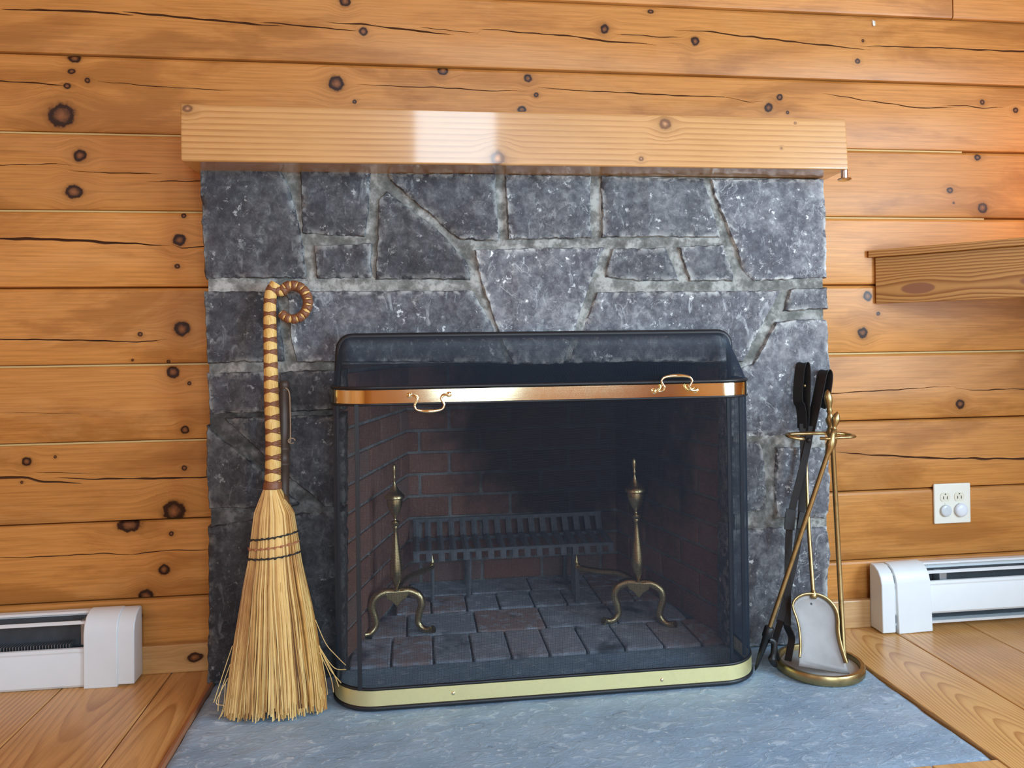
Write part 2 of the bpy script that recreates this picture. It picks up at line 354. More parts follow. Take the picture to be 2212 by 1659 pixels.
# knots: pixel centre, pixel radius, stretch along the grain
KNOTS = {8: [(745, 2, 12, 1), (785, 68, 9, 1), (1306, 63, 11, 1), (1501, 89, 11, 1), (1852, 132, 6, 1), (1864, 88, 3.5, 1), (1405, 25, 5, 1.6)],
         7: [(161, 126, 10, 1.4), (155, 154, 6, 1.3), (189, 174, 6, 1), (145, 186, 6, 1.2), (132, 250, 24, 1.15), (727, 181, 17, 1.05), (957, 152, 10, 1.2), (1141, 169, 9, 1), (1158, 205, 6, 1), (1127, 236, 8, 1.2), (766, 220, 5, 1), (1684, 210, 8, 1), (1660, 233, 11, 1), (1701, 243, 4, 1), (2122, 221, 6, 1), (2194, 238, 7, 1)],
         6: [(173, 336, 14, 1), (160, 414, 15, 1.2)], 106: [(2085, 320, 6, 1.2), (2112, 340, 8, 1.2), (2052, 411, 8, 1.2), (2123, 449, 12, 1.1), (2060, 438, 3, 1)],
         5: [(397, 466, 5, 1), (387, 518, 13, 1.1), (383, 575, 5, 1.2)], 4: [(393, 711, 15, 1.1), (303, 722, 5, 1), (286, 778, 3, 1), (364, 781, 4, 1)],
         104: [(1874, 640, 11, 1), (1897, 678, 5, 1), (1863, 720, 15, 1)], 3: [(373, 804, 14, 1), (409, 828, 4, 1), (400, 928, 8, 1)], 103: [(2074, 873, 12, 1.05)],
         2: [(58, 997, 9, 1), (119, 987, 3, 1), (398, 1011, 5, 1), (47, 1042, 3, 1), (375, 1105, 22, 1.1)],
         1: [(370, 1153, 5, 1), (354, 1230, 12, 1), (280, 1135, 15, 1.8), (315, 1288, 14, 1)], 0: [(300, 1330, 4, 2)]}
def log_piece(i, x0, x1, z0, z1, cracks, mat):
    cs = []
    for pts, w in cracks:
        if not w: continue
        P = [PY(px, py, 0.) for px, py in pts]; xs = [q.x for q in P]
        if xs[-1] < x0 + .02 or xs[0] > x1 - .02: continue
        cs.append(([(q.x, q.z) for q in P], w / 760.))
    def zat(c, x):
        P = c[0]
        if x <= P[0][0]: return P[0][1]
        for a, b in zip(P, P[1:]):
            if x <= b[0]: t = (x - a[0]) / max(1e-6, b[0] - a[0]); t = t * t * (3 - 2 * t) * .5 + t * .5; return lerp(a[1], b[1], t)
        return P[-1][1]
    order = []; rest = cs[:]
    while rest:
        for c in rest:
            ok = True
            for d in rest:
                if d is c: continue
                a = max(c[0][0][0], d[0][0][0]); b = min(c[0][-1][0], d[0][-1][0])
                if a < b and zat(d, (a + b) / 2) < zat(c, (a + b) / 2): ok = False; break
            if ok: break
        order.append(c); rest.remove(c)
    xs = set([x0, x1]); x = x0
    while x < x1: xs.add(round(x, 4)); x += .012 if -1.5 < x < 1.7 else .3
    for c in order:
        xs.update([min(max(c[0][0][0], x0), x1), min(max(c[0][-1][0], x0), x1)])
    xs = sorted(xs); g = .0013; vs = []; fs = []
    for x in xs:
        wz = .0012 * noise.noise(Vector((x * 3, i * 7.1, 0)))
        prof = [(.10, z0 + g), (.008, z0 + g), (.0022, z0 + g + .0022), (0., z0 + g + .0075)]
        zs = []
        for c in order:
            a, b = c[0][0][0], c[0][-1][0]; w = 0.
            if a < x < b:
                t = (x - a) / (b - a); w = c[1] * min(1, 4 * min(t, 1 - t)) ** .6 * (.72 + .5 * noise.noise(Vector((x * 22, c[0][0][1] * 9, i))))
            zs.append([zat(c, x) + .0022 * noise.noise(Vector((x * 28, i * 3.3, c[0][0][1] * 5))), max(w, 0.)])
        for k, (z, w) in enumerate(zs):               # keep idle checks between their live neighbours
            if w == 0:
                lo = max([z0 + g + .010] + [zz + ww / 2 + .0002 for zz, ww in zs[:k]])
                hi = min([z1 - g - .012] + [zz - ww / 2 - .0002 for zz, ww in zs[k + 1:] if ww > 0]); zs[k][0] = min(max(z, lo), hi)
        for z, w in zs:
            dep = .0015 + min(.007, w * 1.6) if w > .0006 else 0.
            prof += [(0., z - w / 2), (dep, z), (0., z + w / 2)]
        prof += [(0., z1 - g - .0085), (.0028, z1 - g - .0030), (.008, z1 - g), (.10, z1 - g)]
        vs += [(x, y + (wz if y < .05 else 0), z) for y, z in prof]
    n = len(vs) // len(xs)
    for a in range(len(xs) - 1):
        for b in range(n - 1): fs.append((a * n + b, (a + 1) * n + b, (a + 1) * n + b + 1, a * n + b + 1))
    fs += [tuple(range(n)), tuple(reversed(range((len(xs) - 1) * n, len(xs) * n)))]
    m = MB(); m.add(vs, fs); o = m.build('log', mat, wall, 24); me = o.data
    me.materials.append(M['check'])
    for p_ in me.polygons:
        ys = [me.vertices[v].co.y for v in p_.vertices]; zz = p_.center.z
        if max(ys) > .004 and min(ys) < .03 and z0 + g + .012 < zz < z1 - g - .012 and max(ys) < .05: p_.material_index = 1
    return o
def knots_for(keys, y=0.):
    out = []
    for k in keys:
        for (px, py, r, st) in KNOTS.get(k, []): out.append((tuple(PY(px, py, y)), r / 880., st))
    return out
for i in range(len(ZS) - 1):
    z0, z1 = ZS[i], ZS[i + 1]
    spans = [(XL_WALL, CHL + .03, 0), (CHR - .03, XR_WALL, 100)] if i <= 5 else [(XL_WALL, XR_WALL, 200)]
    if i == 9: spans = [(XL_WALL, 1.2755, 200), (1.279, XR_WALL, 300)]
    for (x0, x1, kk) in spans:
        keys = [i] if kk in (0, ) else [100 + i] if kk == 100 else [i, 100 + i] if kk == 200 else []
        rr = random.random()
        tone = 1.0 + .20 * (rr - .5)
        mat = wood('log pine', 'x', tuple(c * tone for c in PINE_L), tuple(c * tone for c in PINE_D), center=(-.02 - .1 * rr, z0 + (.3 if i % 2 else -.1)), taper=random.uniform(-.012, .012),
                   freq=55 + 30 * rr, ring=.30, knots=knots_for(keys), seed=i * 3.7 + kk, rough=.40, wob=.05, blotch=.70, fine=.36, spec=.36)
        log_piece(i, x0, x1, z0, z1, CRACKS.get(i, []), mat)
for (x0, x1, i) in ((XL_WALL, CHL, 3), (XL_WALL, CHL, 4), (XL_WALL, CHL, 6), (XL_WALL, CHL, 7), (CHR, 1.30, 7), (CHR, 1.365, 6), (CHR, XR_WALL, 4)):
    MB().box((x0, .0030, ZS[i] - .0032), (x1, .02, ZS[i] + .0010)).build('seam_strip', M['seam'], wall, 0)     # pale tongues showing in the open seams
# ------------------------------------------------------------------ rest of the room
room_wood = wood('room pine', 'y', PINE_L, PINE_D, center=(0, -.4), freq=30, ring=.3, wob=.05)
structure(MB().box((XL_WALL - .1, Y_FRONT, 0), (XL_WALL, .1, Z_CEIL)).build('wall_left', room_wood, None, 0))
structure(MB().box((XR_WALL, Y_FRONT, 0), (XR_WALL + .1, .1, Z_CEIL)).build('wall_right', room_wood, None, 0))
structure(MB().box((XL_WALL - .1, Y_FRONT - .1, 0), (XR_WALL + .1, Y_FRONT, Z_CEIL)).build('wall_front', room_wood, None, 0))
structure(MB().box((XL_WALL - .1, Y_FRONT - .1, Z_CEIL), (XR_WALL + .1, .8, Z_CEIL + .1)).build('ceiling', room_wood, None, 0))
structure(MB().box((XL_WALL, .0, ZS[-1]), (XR_WALL, .1, Z_CEIL)).build('wall_gable', room_wood, None, 0))
white_trim = plain('white window paint', (.75, .76, .76), .4)
def window(name, cx, cz, w, h, side, nv, nh):
    g = structure(empty(name, (cx, Y_FRONT, cz - h / 2) if side == 'front' else (XR_WALL if side == 'right' else XL_WALL, cx, cz - h / 2)))
    def bar(a0, a1, b0, b1, nm, d=.045):
        m = MB()
        if side == 'front': m.box((a0, Y_FRONT, b0), (a1, Y_FRONT + d, b1))
        elif side == 'right': m.box((XR_WALL - d, a0, b0), (XR_WALL, a1, b1))
        else: m.box((XL_WALL, a0, b0), (XL_WALL + d, a1, b1))
        m.build(nm, white_trim, g, 0)
    t = .07
    bar(cx - w / 2 - t, cx - w / 2, cz - h / 2 - t, cz + h / 2 + t, 'frame'); bar(cx + w / 2, cx + w / 2 + t, cz - h / 2 - t, cz + h / 2 + t, 'frame')
    bar(cx - w / 2, cx + w / 2, cz + h / 2, cz + h / 2 + t, 'frame'); bar(cx - w / 2, cx + w / 2, cz - h / 2 - t, cz - h / 2, 'frame')
    for k in range(1, nv): x = cx - w / 2 + w * k / nv; bar(x - .015, x + .015, cz - h / 2, cz + h / 2, 'muntin')
    for k in range(1, nh): z = cz - h / 2 + h * k / nh; bar(cx - w / 2, cx + w / 2, z - .015, z + .015, 'muntin')
window('window_1', .10, 1.9, .66, 2.9, 'front', 1, 2)
window('window_2', -1.85, 1.13, 1.5, 1.1, 'right', 2, 1)
window('window_4', -2.7, 1.45, .9, 1.2, 'left', 2, 1)
window('window_3', 1.15, 1.45, .95, 1.5, 'front', 1, 2)
# ------------------------------------------------------------------ floor boards
floor = structure(empty('floor'))
structure(MB().box((XL_WALL, Y_FRONT, -.12), (XR_WALL, .1, -.03)).build('floor_base', M['dark_wood'], floor, 0))
FZ = .004
SEAMX = [XL_WALL, -2.0, -1.77, -1.54, -1.31, -1.08, -.849, -.7385]; SEAMR = [.826, 1.026, 1.256, 1.486, 1.716, 1.946, XR_WALL]
def board(x0, x1, y0, y1, k):
    r = random.random(); tone = .92 + .16 * r
    if k == 'arch': mat = wood('arched grain floor board', 'y', (.78, .46, .17), (.46, .19, .052), center=((x0 + x1) / 2 + .012, -.135), taper=-.085, freq=210, ring=.95, seed=r * 9, rough=.3, wob=.006, blotch=.22, fine=.2)
    else:
        mat = wood('floor board pine', 'y', tuple(c * tone for c in (.74, .41, .145)), tuple(c * tone for c in (.42, .175, .05)), center=(x0 - .25 + .5 * r, -.06 - .05 * r), taper=random.choice((-.04, .05, .02)),
                   freq=80 + 40 * r, ring=.9, seed=r * 9, rough=.3, wob=.02, blotch=.35, fine=.25)
    m = MB().box((x0 + .0015, y0, -.03), (x1 - .0015, y1, FZ)); m.build('floor_board', mat, floor, 0, .0022, 2)
for a, b in zip(SEAMX, SEAMX[1:]): board(a, b, Y_FRONT, -.012, 0)
for j, (a, b) in enumerate(zip(SEAMR, SEAMR[1:])): board(a, b, Y_FRONT, -.012, 'arch' if j == 0 else 0)
xs = [-.7385, -.62, -.39, -.16, .07, .30, .53, .69, .826]
for a, b in zip(xs, xs[1:]): board(a, b, Y_FRONT, -.662, 0)
red_wood = wood('reddish edge wood', 'y', (.40, .165, .075), (.27, .09, .035), center=(-.9, -.2), freq=70, ring=.4)
structure(MB().box((-.7390, -.655, -.02), (-.7318, -.012, .008)).build('trim_1', red_wood, None, 0, .002))
bb = wood('baseboard pine', 'x', (.60, .33, .12), (.38, .165, .05), center=(.1, .02), freq=85, ring=.7, wob=.02, knots=[(tuple(PY(420, 1420, -.02)), .012, 1.6)])
structure(MB().box((XL_WALL, -.02, FZ), (CHL + .03, -.0005, .073)).build('baseboard_left', bb, None, 0, .003))
bb2 = wood('baseboard pine', 'x', (.66, .40, .17), (.46, .22, .08), center=(.1, .0), freq=120, ring=.6, wob=.01)
structure(MB().box((CHR - .03, -.02, FZ), (XR_WALL, -.0005, .080)).build('baseboard_right', bb2, None, 0, .003))
# ------------------------------------------------------------------ hearth slab
def slab():
    x0, x1, y0, y1 = -.730, .823, -.655, -.050; nx, ny = 150, 60; vs = []; fs = []
    for j in range(ny + 1):
        for i in range(nx + 1):
            x = lerp(x0, x1, i / nx); y = lerp(y0, y1, j / ny)
            e = min(x - x0, x1 - x, y - y0, y1 - y); z = .0022 * noise.fractal(Vector((x * 9, y * 14, 3)), 1., 2., 4) - .0015
            if e < .004: z -= .003
            jx = .002 * noise.noise(Vector((y * 25, i, 0))) if i in (0, nx) else 0; jy = .002 * noise.noise(Vector((x * 25, j, 5))) if j in (0, ny) else 0
            vs.append((x + jx, y + jy, z))
    for j in range(ny):
        for i in range(nx): a = j * (nx + 1) + i; fs.append((a, a + 1, a + nx + 2, a + nx + 1))
    ring = [i for i in range(nx)] + [j * (nx + 1) + nx for j in range(ny)] + [ny * (nx + 1) + i for i in range(nx, 0, -1)] + [j * (nx + 1) for j in range(ny, 0, -1)]
    o = len(vs); vs += [(vs[i][0], vs[i][1], -.05) for i in ring]; n = len(ring)
    for k in range(n): fs.append((ring[k], ring[(k + 1) % n], o + (k + 1) % n, o + k))
    m = MB(); m.add(vs, fs); ob = m.build('hearth_slab', M['slab'], None, 50)
    ob['label'] = 'blue-grey flagstone hearth slab set into the wooden floor'; ob['category'] = 'hearth'
slab()
# ------------------------------------------------------------------ fireplace
FY = -.086
fp = thing('stone_fireplace', 'rough grey stone fireplace surround with brick firebox under the wooden mantel', 'fireplace', (.04, -.04, 0))
OX0, OX1, OZ = -.425, .557, .752
m = MB(); m.box((CHL, FY + .001, .0), (OX0 - .012, -.002, .672)); m.build('mortar_bed', M['mortar'], fp, 0).color = (.42, .42, .44, 1)  # left pier: the broom's shadow and soot are put into this darker mortar colour
m = MB(); m.box((CHL, FY + .001, .672), (OX0 - .012, -.002, OZ)); m.box((OX1 + .012, FY + .001, .0), (CHR, -.002, OZ))
m.box((CHL, FY + .001, OZ), (CHR, -.002, 1.221))
m.build('mortar_bed', M['mortar'], fp, 0)
m = MB()
m.box((OX0 - .09, -.002, -.001), (OX0 - .012, .09, 1.22)); m.box((OX1 + .012, -.002, -.001), (OX1 + .09, .09, 1.22))
m.box((OX0 - .012, -.002, OZ + .01), (OX1 + .012, .1, 1.22))
m.box((-.52, .604, -.05), (.66, .74, 1.2)); m.box((-.52, .09, 1.0), (.66, .74, 1.05))
m.prism([(-.52, .0, -.04), (-.4355, .004, -.04), (-.279, .60, -.04), (-.279, .69, -.04), (-.52, .69, -.04)], (0, 0, 1.1))
m.prism([(.69, .0, -.04), (.5685, .004, -.04), (.441, .60, -.04), (.441, .69, -.04), (.69, .69, -.04)], (0, 0, 1.1))
m.box((-.5, -.05, -.09), (.66, .7, -.012))
m.build('firebox_shell', M['soot_mortar'], fp, 0)
STONES = [([(432, 364), (520, 362), (603, 365), (619, 391), (633, 431), (646, 482), (657, 543), (662, 602), (550, 602), (444, 603), (440, 560), (436, 480)], 1.0),
 ([(648, 369), (802, 369), (798, 441), (788, 512), (714, 510), (653, 504)], 1.05), ([(677, 529), (803, 526), (803, 602), (685, 602)], 1.15),
 ([(817, 431), (835, 413), (862, 431), (937, 489), (987, 539), (1011, 570), (1016, 605), (910, 604), (810, 605), (815, 509)], .95),
 ([(835, 374), (1070, 375), (1079, 522), (994, 519), (974, 505), (927, 463), (842, 391)], 1.1), ([(1089, 376), (1276, 379), (1277, 516), (1190, 518), (1097, 519)], 1.25),
 ([(1297, 380), (1519, 386), (1530, 424), (1546, 475), (1556, 514), (1430, 513), (1299, 514)], 1.15),
 ([(1535, 387), (1660, 386), (1779, 387), (1784, 475), (1785, 600), (1700, 605), (1627, 608), (1603, 583), (1579, 516), (1562, 475), (1542, 424)], 1.5),
 ([(1025, 539), (1120, 536), (1306, 534), (1290, 570), (1245, 700), (1217, 786), (1106, 787), (1075, 715), (1035, 600)], 1.55),
 ([(1323, 537), (1438, 534), (1468, 607), (1380, 608), (1306, 600), (1308, 578)], 1.1), ([(1463, 532), (1562, 529), (1583, 590), (1584, 608), (1488, 608)], 1.2),
 ([(440, 629), (520, 629), (600, 628), (606, 700), (614, 760), (618, 780), (530, 783), (448, 786)], .75),
 ([(620, 629), (800, 628), (1022, 627), (1062, 700), (1097, 784), (950, 783), (760, 783), (642, 783), (630, 740)], 1.25),
 ([(1289, 630), (1480, 629), (1684, 627), (1665, 665), (1602, 783), (1400, 781), (1226, 784), (1260, 705)], 1.45),
 ([(1704, 624), (1787, 621), (1787, 667), (1690, 674)], 1.1), ([(1785, 689), (1720, 690), (1674, 695), (1625, 785), (1580, 800), (1578, 944), (1690, 942), (1786, 939), (1793, 850), (1788, 760)], 1.5),
 ([(1577, 954), (1640, 955), (1648, 975), (1655, 1050), (1654, 1100), (1577, 1114)], 1.1), ([(1674, 965), (1788, 966), (1792, 1050), (1790, 1106), (1780, 1120), (1672, 1119)], 1.35),
 ([(1577, 1141), (1690, 1138), (1786, 1137), (1793, 1190), (1788, 1260), (1790, 1330), (1787, 1414), (1690, 1420), (1577, 1427)], 1.4),
 ([(446, 806), (520, 803), (585, 801), (590, 890), (452, 895), (450, 850)], .9), ([(603, 802), (745, 798), (745, 885), (607, 890)], .62),
 ([(446, 918), (568, 1015), (622, 1062), (655, 1092), (600, 1097), (452, 1099), (446, 1010)], .58), ([(484, 902), (620, 898), (745, 894), (745, 1095), (703, 1095), (574, 988)], .62),
 ([(449, 1138), (540, 1122), (650, 1108), (745, 1104), (745, 1300), (745, 1480), (600, 1490), (449, 1500), (451, 1320)], .5)]
def make_stone(poly, tone, k):
    P = [PY(px, py, FY) for px, py in poly]; P = [Vector((q.x, q.z)) for q in P]
    for q in P: q.y = max(q.y, .001)
    R = []
    for a, b in zip(P, P[1:] + P[:1]):
        L = (b - a).length; n = max(1, int(L / .009)); nr = Vector((-(b - a).y, (b - a).x)).normalized()
        for j in range(n):
            t = j / n; q = a.lerp(b, t); d = .0030 * noise.noise(Vector((q.x * 45, q.y * 45, k))) + .0022 * noise.noise(Vector((q.x * 140, q.y * 140, k + 9)))
            R.append(q + nr * d)
    x0 = min(q.x for q in R); x1 = max(q.x for q in R); z0 = min(q.y for q in R); z1 = max(q.y for q in R)
    n = len(R); pts = list(R)
    def inside(q):
        c = False; j = n - 1
        for i in range(n):
            a, b = R[i], R[j]
            if (a.y > q.y) != (b.y > q.y) and q.x < (b.x - a.x) * (q.y - a.y) / (b.y - a.y) + a.x: c = not c
            j = i
        return c
    def dist(q):
        best = 9.
        for i in range(n):
            a, b = R[i], R[(i + 1) % n]; ab = b - a; t = max(0., min(1., (q - a).dot(ab) / ab.length_squared)); d = (a + ab * t - q).length
            if d < best: best = d
        return best
    dd = [0.] * n
    for i in range(n):
        a, b = R[i - 1], R[(i + 1) % n]; t_ = (b - a).normalized(); w_ = Vector((-t_.y, t_.x))
        for q in (R[i] + w_ * .0034, R[i] - w_ * .0034):
            if inside(q) and dist(q) > .0022: pts.append(q); dd.append(.0034); break
    st = .0125; z = z0 + st / 2; row = 0
    while z < z1:
        x = x0 + st * (.5 if row % 2 else 0.)
        while x < x1:
            q = Vector((x + random.uniform(-.003, .003), z + random.uniform(-.003, .003)))
            if inside(q):
                d = dist(q)
                if d > .0075: pts.append(q); dd.append(d)
            x += st
        z += st; row += 1
    ov, oe, of, *_ = geometry.delaunay_2d_cdt([(q.x, q.y) for q in pts], [(i, (i + 1) % n) for i in range(n)], [], 1, 1e-6)
    vs = []
    tilt = Vector((random.uniform(-.02, .02), random.uniform(-.02, .02))); cen = Vector(((x0 + x1) / 2, (z0 + z1) / 2))
    for i, q in enumerate(ov):
        q = Vector(q); d = dd[i] if i < len(dd) else 0.
        y = FY + .0020 if d == 0 else FY - .0050 - .0022 * min(1, d / .012) - (q - cen).dot(tilt)
        if d > 0: y -= .0050 * noise.fractal(Vector((q.x * 16, q.y * 16, k * 3.1)), 1., 2., 4) + .0035 * abs(noise.noise(Vector((q.x * 50, q.y * 30, k))))
        vs.append((q.x, y, q.y))
    fs = [tuple(f) for f in of]; nn = len(vs)
    vs += [(vs[i][0], -.004, vs[i][2]) for i in range(n)]
    fs += [(i, nn + i, nn + (i + 1) % n, (i + 1) % n) for i in range(n)]
    o = MB().add(vs, fs).build('stone', M['stone'], fp, 50); g = tone
    at = o.data.attributes.new('edge', 'FLOAT', 'POINT')
    at.data.foreach_set('value', [0. if i >= nn or i >= len(dd) else max(0., 1 - max(0, dd[i] - .0034) / .012) for i in range(len(o.data.vertices))])
    o.color = (g, g * 1.0, g * 1.02, 1)
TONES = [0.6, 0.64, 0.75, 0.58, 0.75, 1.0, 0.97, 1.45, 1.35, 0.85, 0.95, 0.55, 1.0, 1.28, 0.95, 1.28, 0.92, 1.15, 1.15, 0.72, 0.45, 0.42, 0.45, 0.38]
for k, (poly, tone) in enumerate(STONES): make_stone(poly, TONES[k], k)
# bricks: one shared rough block, scaled
def brick_block():
    m = MB().box((-.5, -.5, -.5), (.5, .5, .5)); me = m.mesh('brick', None, 0)
    bm = bmesh.new(); bm.from_mesh(me); bmesh.ops.bevel(bm, geom=bm.edges[:], offset=.035, segments=1, affect='EDGES'); bm.to_mesh(me); bm.free(); return me
bw = brick_block(); bw.materials.append(M['brick']); bf = brick_block(); bf.materials.append(M['brick_floor'])
def brick(me, c, size, rz=0.):
    o = D.objects.new('brick', me); COL.objects.link(o); o.location = c; o.scale = size; o.rotation_euler = (0, 0, rz); attach(o, fp)
rows = [(-.046, .135), (.138, .308), (.311, .458), (.461, .60)]
for r, (y0, y1) in enumerate(rows):
    x = -.425 + (.055 if r % 2 else 0) - .1; w = .103 if r % 2 == 0 else .2
    while x < .57:
        ww = w * random.uniform(.95, 1.05); a, b = x, x + ww - .006
        xl = lerp(-.432, -.285, max(0, (y0 + y1) / 2 / .6)); xr = lerp(.575, .45, max(0, (y0 + y1) / 2 / .6))
        a = max(a, xl); b = min(b, xr)
        if b - a > .03: brick(bf, ((a + b) / 2, (y0 + y1) / 2, -.018 + random.uniform(-.001, .001)), (b - a, y1 - y0 - .006, .036))
        x += ww
CH = .0735
for r in range(12):                                                     # back wall
    z = r * CH; x = -.34 + (.10 if r % 2 else 0) - .1
    while x < .50:
        a, b = max(x, -.31), min(x + .196, .468)
        if b - a > .02: brick(bw, ((a + b) / 2, .635 + random.uniform(-.002, .002), z + .032), (b - a, .07, .064))
        x += .206
for side, A, B in ((0, Vector((-.432, .002)), Vector((-.275, .60))), (1, Vector((.565, .002)), Vector((.437, .60)))):
    d = (B - A); L = d.length; d.normalize(); nrm = Vector((d.y, -d.x)) * (-1 if side == 0 else 1); ang = math.atan2(d.y, d.x)
    for r in range(12):
        z = r * CH + .002; s = -.10 if r % 2 else 0.
        while s < L:
            a, b = max(s, 0), min(s + .196, L)
            if b - a > .02:
                c = A + d * (a + b) / 2 + nrm * .0315; brick(bw, (c.x, c.y, z + .032), (b - a, .07, .064), ang)
            s += .206
# ------------------------------------------------------------------ mantel
MY = -.185
mk = [(tuple(PY(1075, 342, MY)), .017, 1.), (tuple(PY(1437, 268, MY)), .013, 1.1), (tuple(PY(1385, 343, MY)), .006, 1.), (tuple(PY(405, 235, MY)), .009, 1.2), (tuple(PY(1718, 266, MY)), .003, 1.), (tuple(PY(1688, 320, MY)), .003, 1.)]
mant = wood('mantel fir', 'x', (.70, .375, .14), (.43, .18, .046), center=(-.10, .80), taper=.0, freq=74, ring=.85, knots=mk, seed=2.2, rough=.3, wob=.012, blotch=.2, fine=.16, knotcol=((.34, .17, .08), (.22, .10, .045)), coat=1.)
mt = thing('mantel_beam', 'thick pale fir mantel beam across the top of the stone fireplace', 'mantel', (.04, -.09, 1.221))
a = PY(389, 223, MY); b = PY(1827, 257, MY); c = PY(390, 348, MY); d = PY(1834, 366, MY)
X0, X1, MZ0, MZ1 = (a.x + c.x) / 2, (b.x + d.x) / 2, (c.z + d.z) / 2, (a.z + b.z) / 2
m = MB().add([(a.x, MY, a.z), (b.x, MY, b.z), (d.x, MY, d.z), (c.x, MY, c.z), (a.x, -.002, a.z), (b.x, -.002, b.z), (d.x + .012, -.002, d.z), (c.x, -.002, c.z)],
             [(0, 1, 2, 3), (7, 6, 5, 4), (0, 4, 5, 1), (1, 5, 6, 2), (2, 6, 7, 3), (3, 7, 4, 0)])
m.build('beam', mant, mt, 0, .004, 3)
pt = PY(1824, 366, -.172); pt.x = min(pt.x, d.x - .004); pg = MB().lathe([(.0085, 0), (.0085, .022), (.0165, .023), (.0172, .026), (.012, .029), (0, .031)], (pt.x, -.172, MZ0 + .006), (0, 0, -1), 20).build('metal_peg', M['chrome'], mt)
pg['label'] = 'small chrome peg with a flange under the beam end'
# ------------------------------------------------------------------ fire screen
fs_ = thing('fire_screen', 'black wire mesh fire screen with brass bands and curved corners before the firebox', 'fire screen', (.05, -.2, 0))
SX0, SX1, SYF, SYB = -.437, .548, -.283, -.108
def U(x0, x1, yf, yb, r, nc=9):
    P = [(x0, yb), (x0, (yb + yf + r) / 2)]
    P += [(x0 + r - r * math.cos(t), yf + r - r * math.sin(t)) for t in [math.pi / 2 * k / nc for k in range(nc + 1)]]
    P += [(x1 - r + r * math.sin(t), yf + r - r * math.cos(t)) for t in [math.pi / 2 * k / nc for k in range(nc + 1)]]
    return P + [(x1, (yb + yf + r) / 2), (x1, yb)]
ZB0, ZB1, ZT0, ZT1 = .012, .046, .668, .700
def hood(t):
    """outline of the sloping hood: t = 0 at the brass band, 1 at the back rail"""
    e = t
    xa, xb = SX0 + .008 * e, SX1 - .004 * e; P = U(xa, xb, lerp(SYF, -.128, e), SYB, lerp(.095, .018, e)); z = lerp(ZT1 + .006, .819, e); r = .032; out = []
    for x, y in P:
        d = max(0, r - max(0, min(x - xa, xb - x))); out.append((x, y, z - e * (r - math.sqrt(r * r - d * d))))
    return out
W_ = .0024; mesh = MB()
def wire_loop(P, z):
    mesh.tube([(x, y, z) for x, y in P], .00030, 3)
z = ZB1 + .003
while z < ZT0: wire_loop(U(SX0, SX1, SYF, SYB, .095), z); z += W_
L_h = math.hypot(.155, .115); nh = int(L_h / W_)
for k in range(1, nh): mesh.tube(hood(k / nh), .00030, 3)
base_path = U(SX0, SX1, SYF, SYB, .095)
seg = [0.]
for a_, b_ in zip(base_path, base_path[1:]): seg.append(seg[-1] + math.hypot(b_[0] - a_[0], b_[1] - a_[1]))
hoods = [hood(t) for t in (0, .25, .5, .75, 1.)]
def along(P, j, t): return tuple(lerp(a_, b_, t) for a_, b_ in zip(P[j], P[j + 1]))
s_ = 0.
while s_ < seg[-1]:
    j = max(i for i in range(len(seg) - 1) if seg[i] <= s_ + 1e-9); t = (s_ - seg[j]) / (seg[j + 1] - seg[j])
    x, y = along(base_path, j, t)
    mesh.tube([(x, y, ZB1), (x, y, ZT0)], .00030, 3); mesh.tube([along(P, j, t) for P in hoods], .00030, 3); s_ += W_
# gable sides of the hood close against the back rail
o = mesh.build('wire_mesh', M['wire'], fs_, 0); o['kind'] = 'stuff'
BP = U(SX0, SX1, SYF, SYB, .095, 14)
# the outline runs back-left -> front -> back-right, so its outward side is the right-hand side of travel reversed in sign
def off(P, th):
    out = []
    for i, (x, y) in enumerate(P):
        a_ = Vector(P[max(0, i - 1)]); b_ = Vector(P[min(len(P) - 1, i + 1)]); t = (b_ - a_).normalized(); nv = Vector((t.y, -t.x))
        out.append((x + nv.x * th, y + nv.y * th))
    return out
def band(z0, z1, name, mat, th=.0035):
    A_ = off(BP, .0005); B_ = off(BP, th); n = len(A_); vs = []; fs = []
    for (xa, ya), (xb, yb) in zip(A_, B_): vs += [(xa, ya, z0), (xb, yb, z0), (xb, yb, z1), (xa, ya, z1)]
    for i in range(n - 1):
        for k in range(4): fs.append((i * 4 + k, i * 4 + (k + 1) % 4, (i + 1) * 4 + (k + 1) % 4, (i + 1) * 4 + k))
    fs += [(0, 1, 2, 3), tuple((n - 1) * 4 + k for k in (3, 2, 1, 0))]
    return MB().add(vs, fs).build(name, mat, fs_, 50)
band(ZT0 + .002, ZT1 - .001, 'upper_band', M['brass'])['label'] = 'polished brass upper band'
band(ZB0 - .0, ZB1 - .001, 'lower_band', M['brass_satin'])['label'] = 'satin brass lower band'
def rail(z, r, name='rail', P=None): return MB().tube([(x, y, z) for x, y in (P or off(BP, .0012))], r, 8).build(name, M['black'], fs_, 60)
rail(.0065, .0058); rail(ZB1 + .002, .0032); rail(ZT0 - .0005, .0032); rail(ZT1 + .004, .0042)
Pt = hood(1.); e_ = len(Pt) - 3
arch = [(SX0 + .008 + .032 * (1 - math.cos(a_)), -.122, .819 - .032 * (1 - math.sin(a_))) for a_ in [math.pi / 2 * k / 6 for k in range(7)]]
arch += [(SX1 - .004 - .032 * (1 - math.cos(a_)), -.122, .819 - .032 * (1 - math.sin(a_))) for a_ in [math.pi / 2 * k / 6 for k in range(6, -1, -1)]]
MB().tube([(SX0 + .003, -.122, ZT1)] + arch + [(SX1 - .001, -.122, ZT1)], .0082, 8, up=(0, 1, 0)).build('top_rail', M['black'], fs_, 60)
def post(x, y, z0, z1, r=.0045): MB().box((x - r, y + .001, z0), (x + r, y + .006, z1)).build('post', M['black'], fs_, 0)
post(-.377, SYF, ZB1, ZT0); post(SX1 - .075, SYF + .004, ZB1, ZT0, .003)
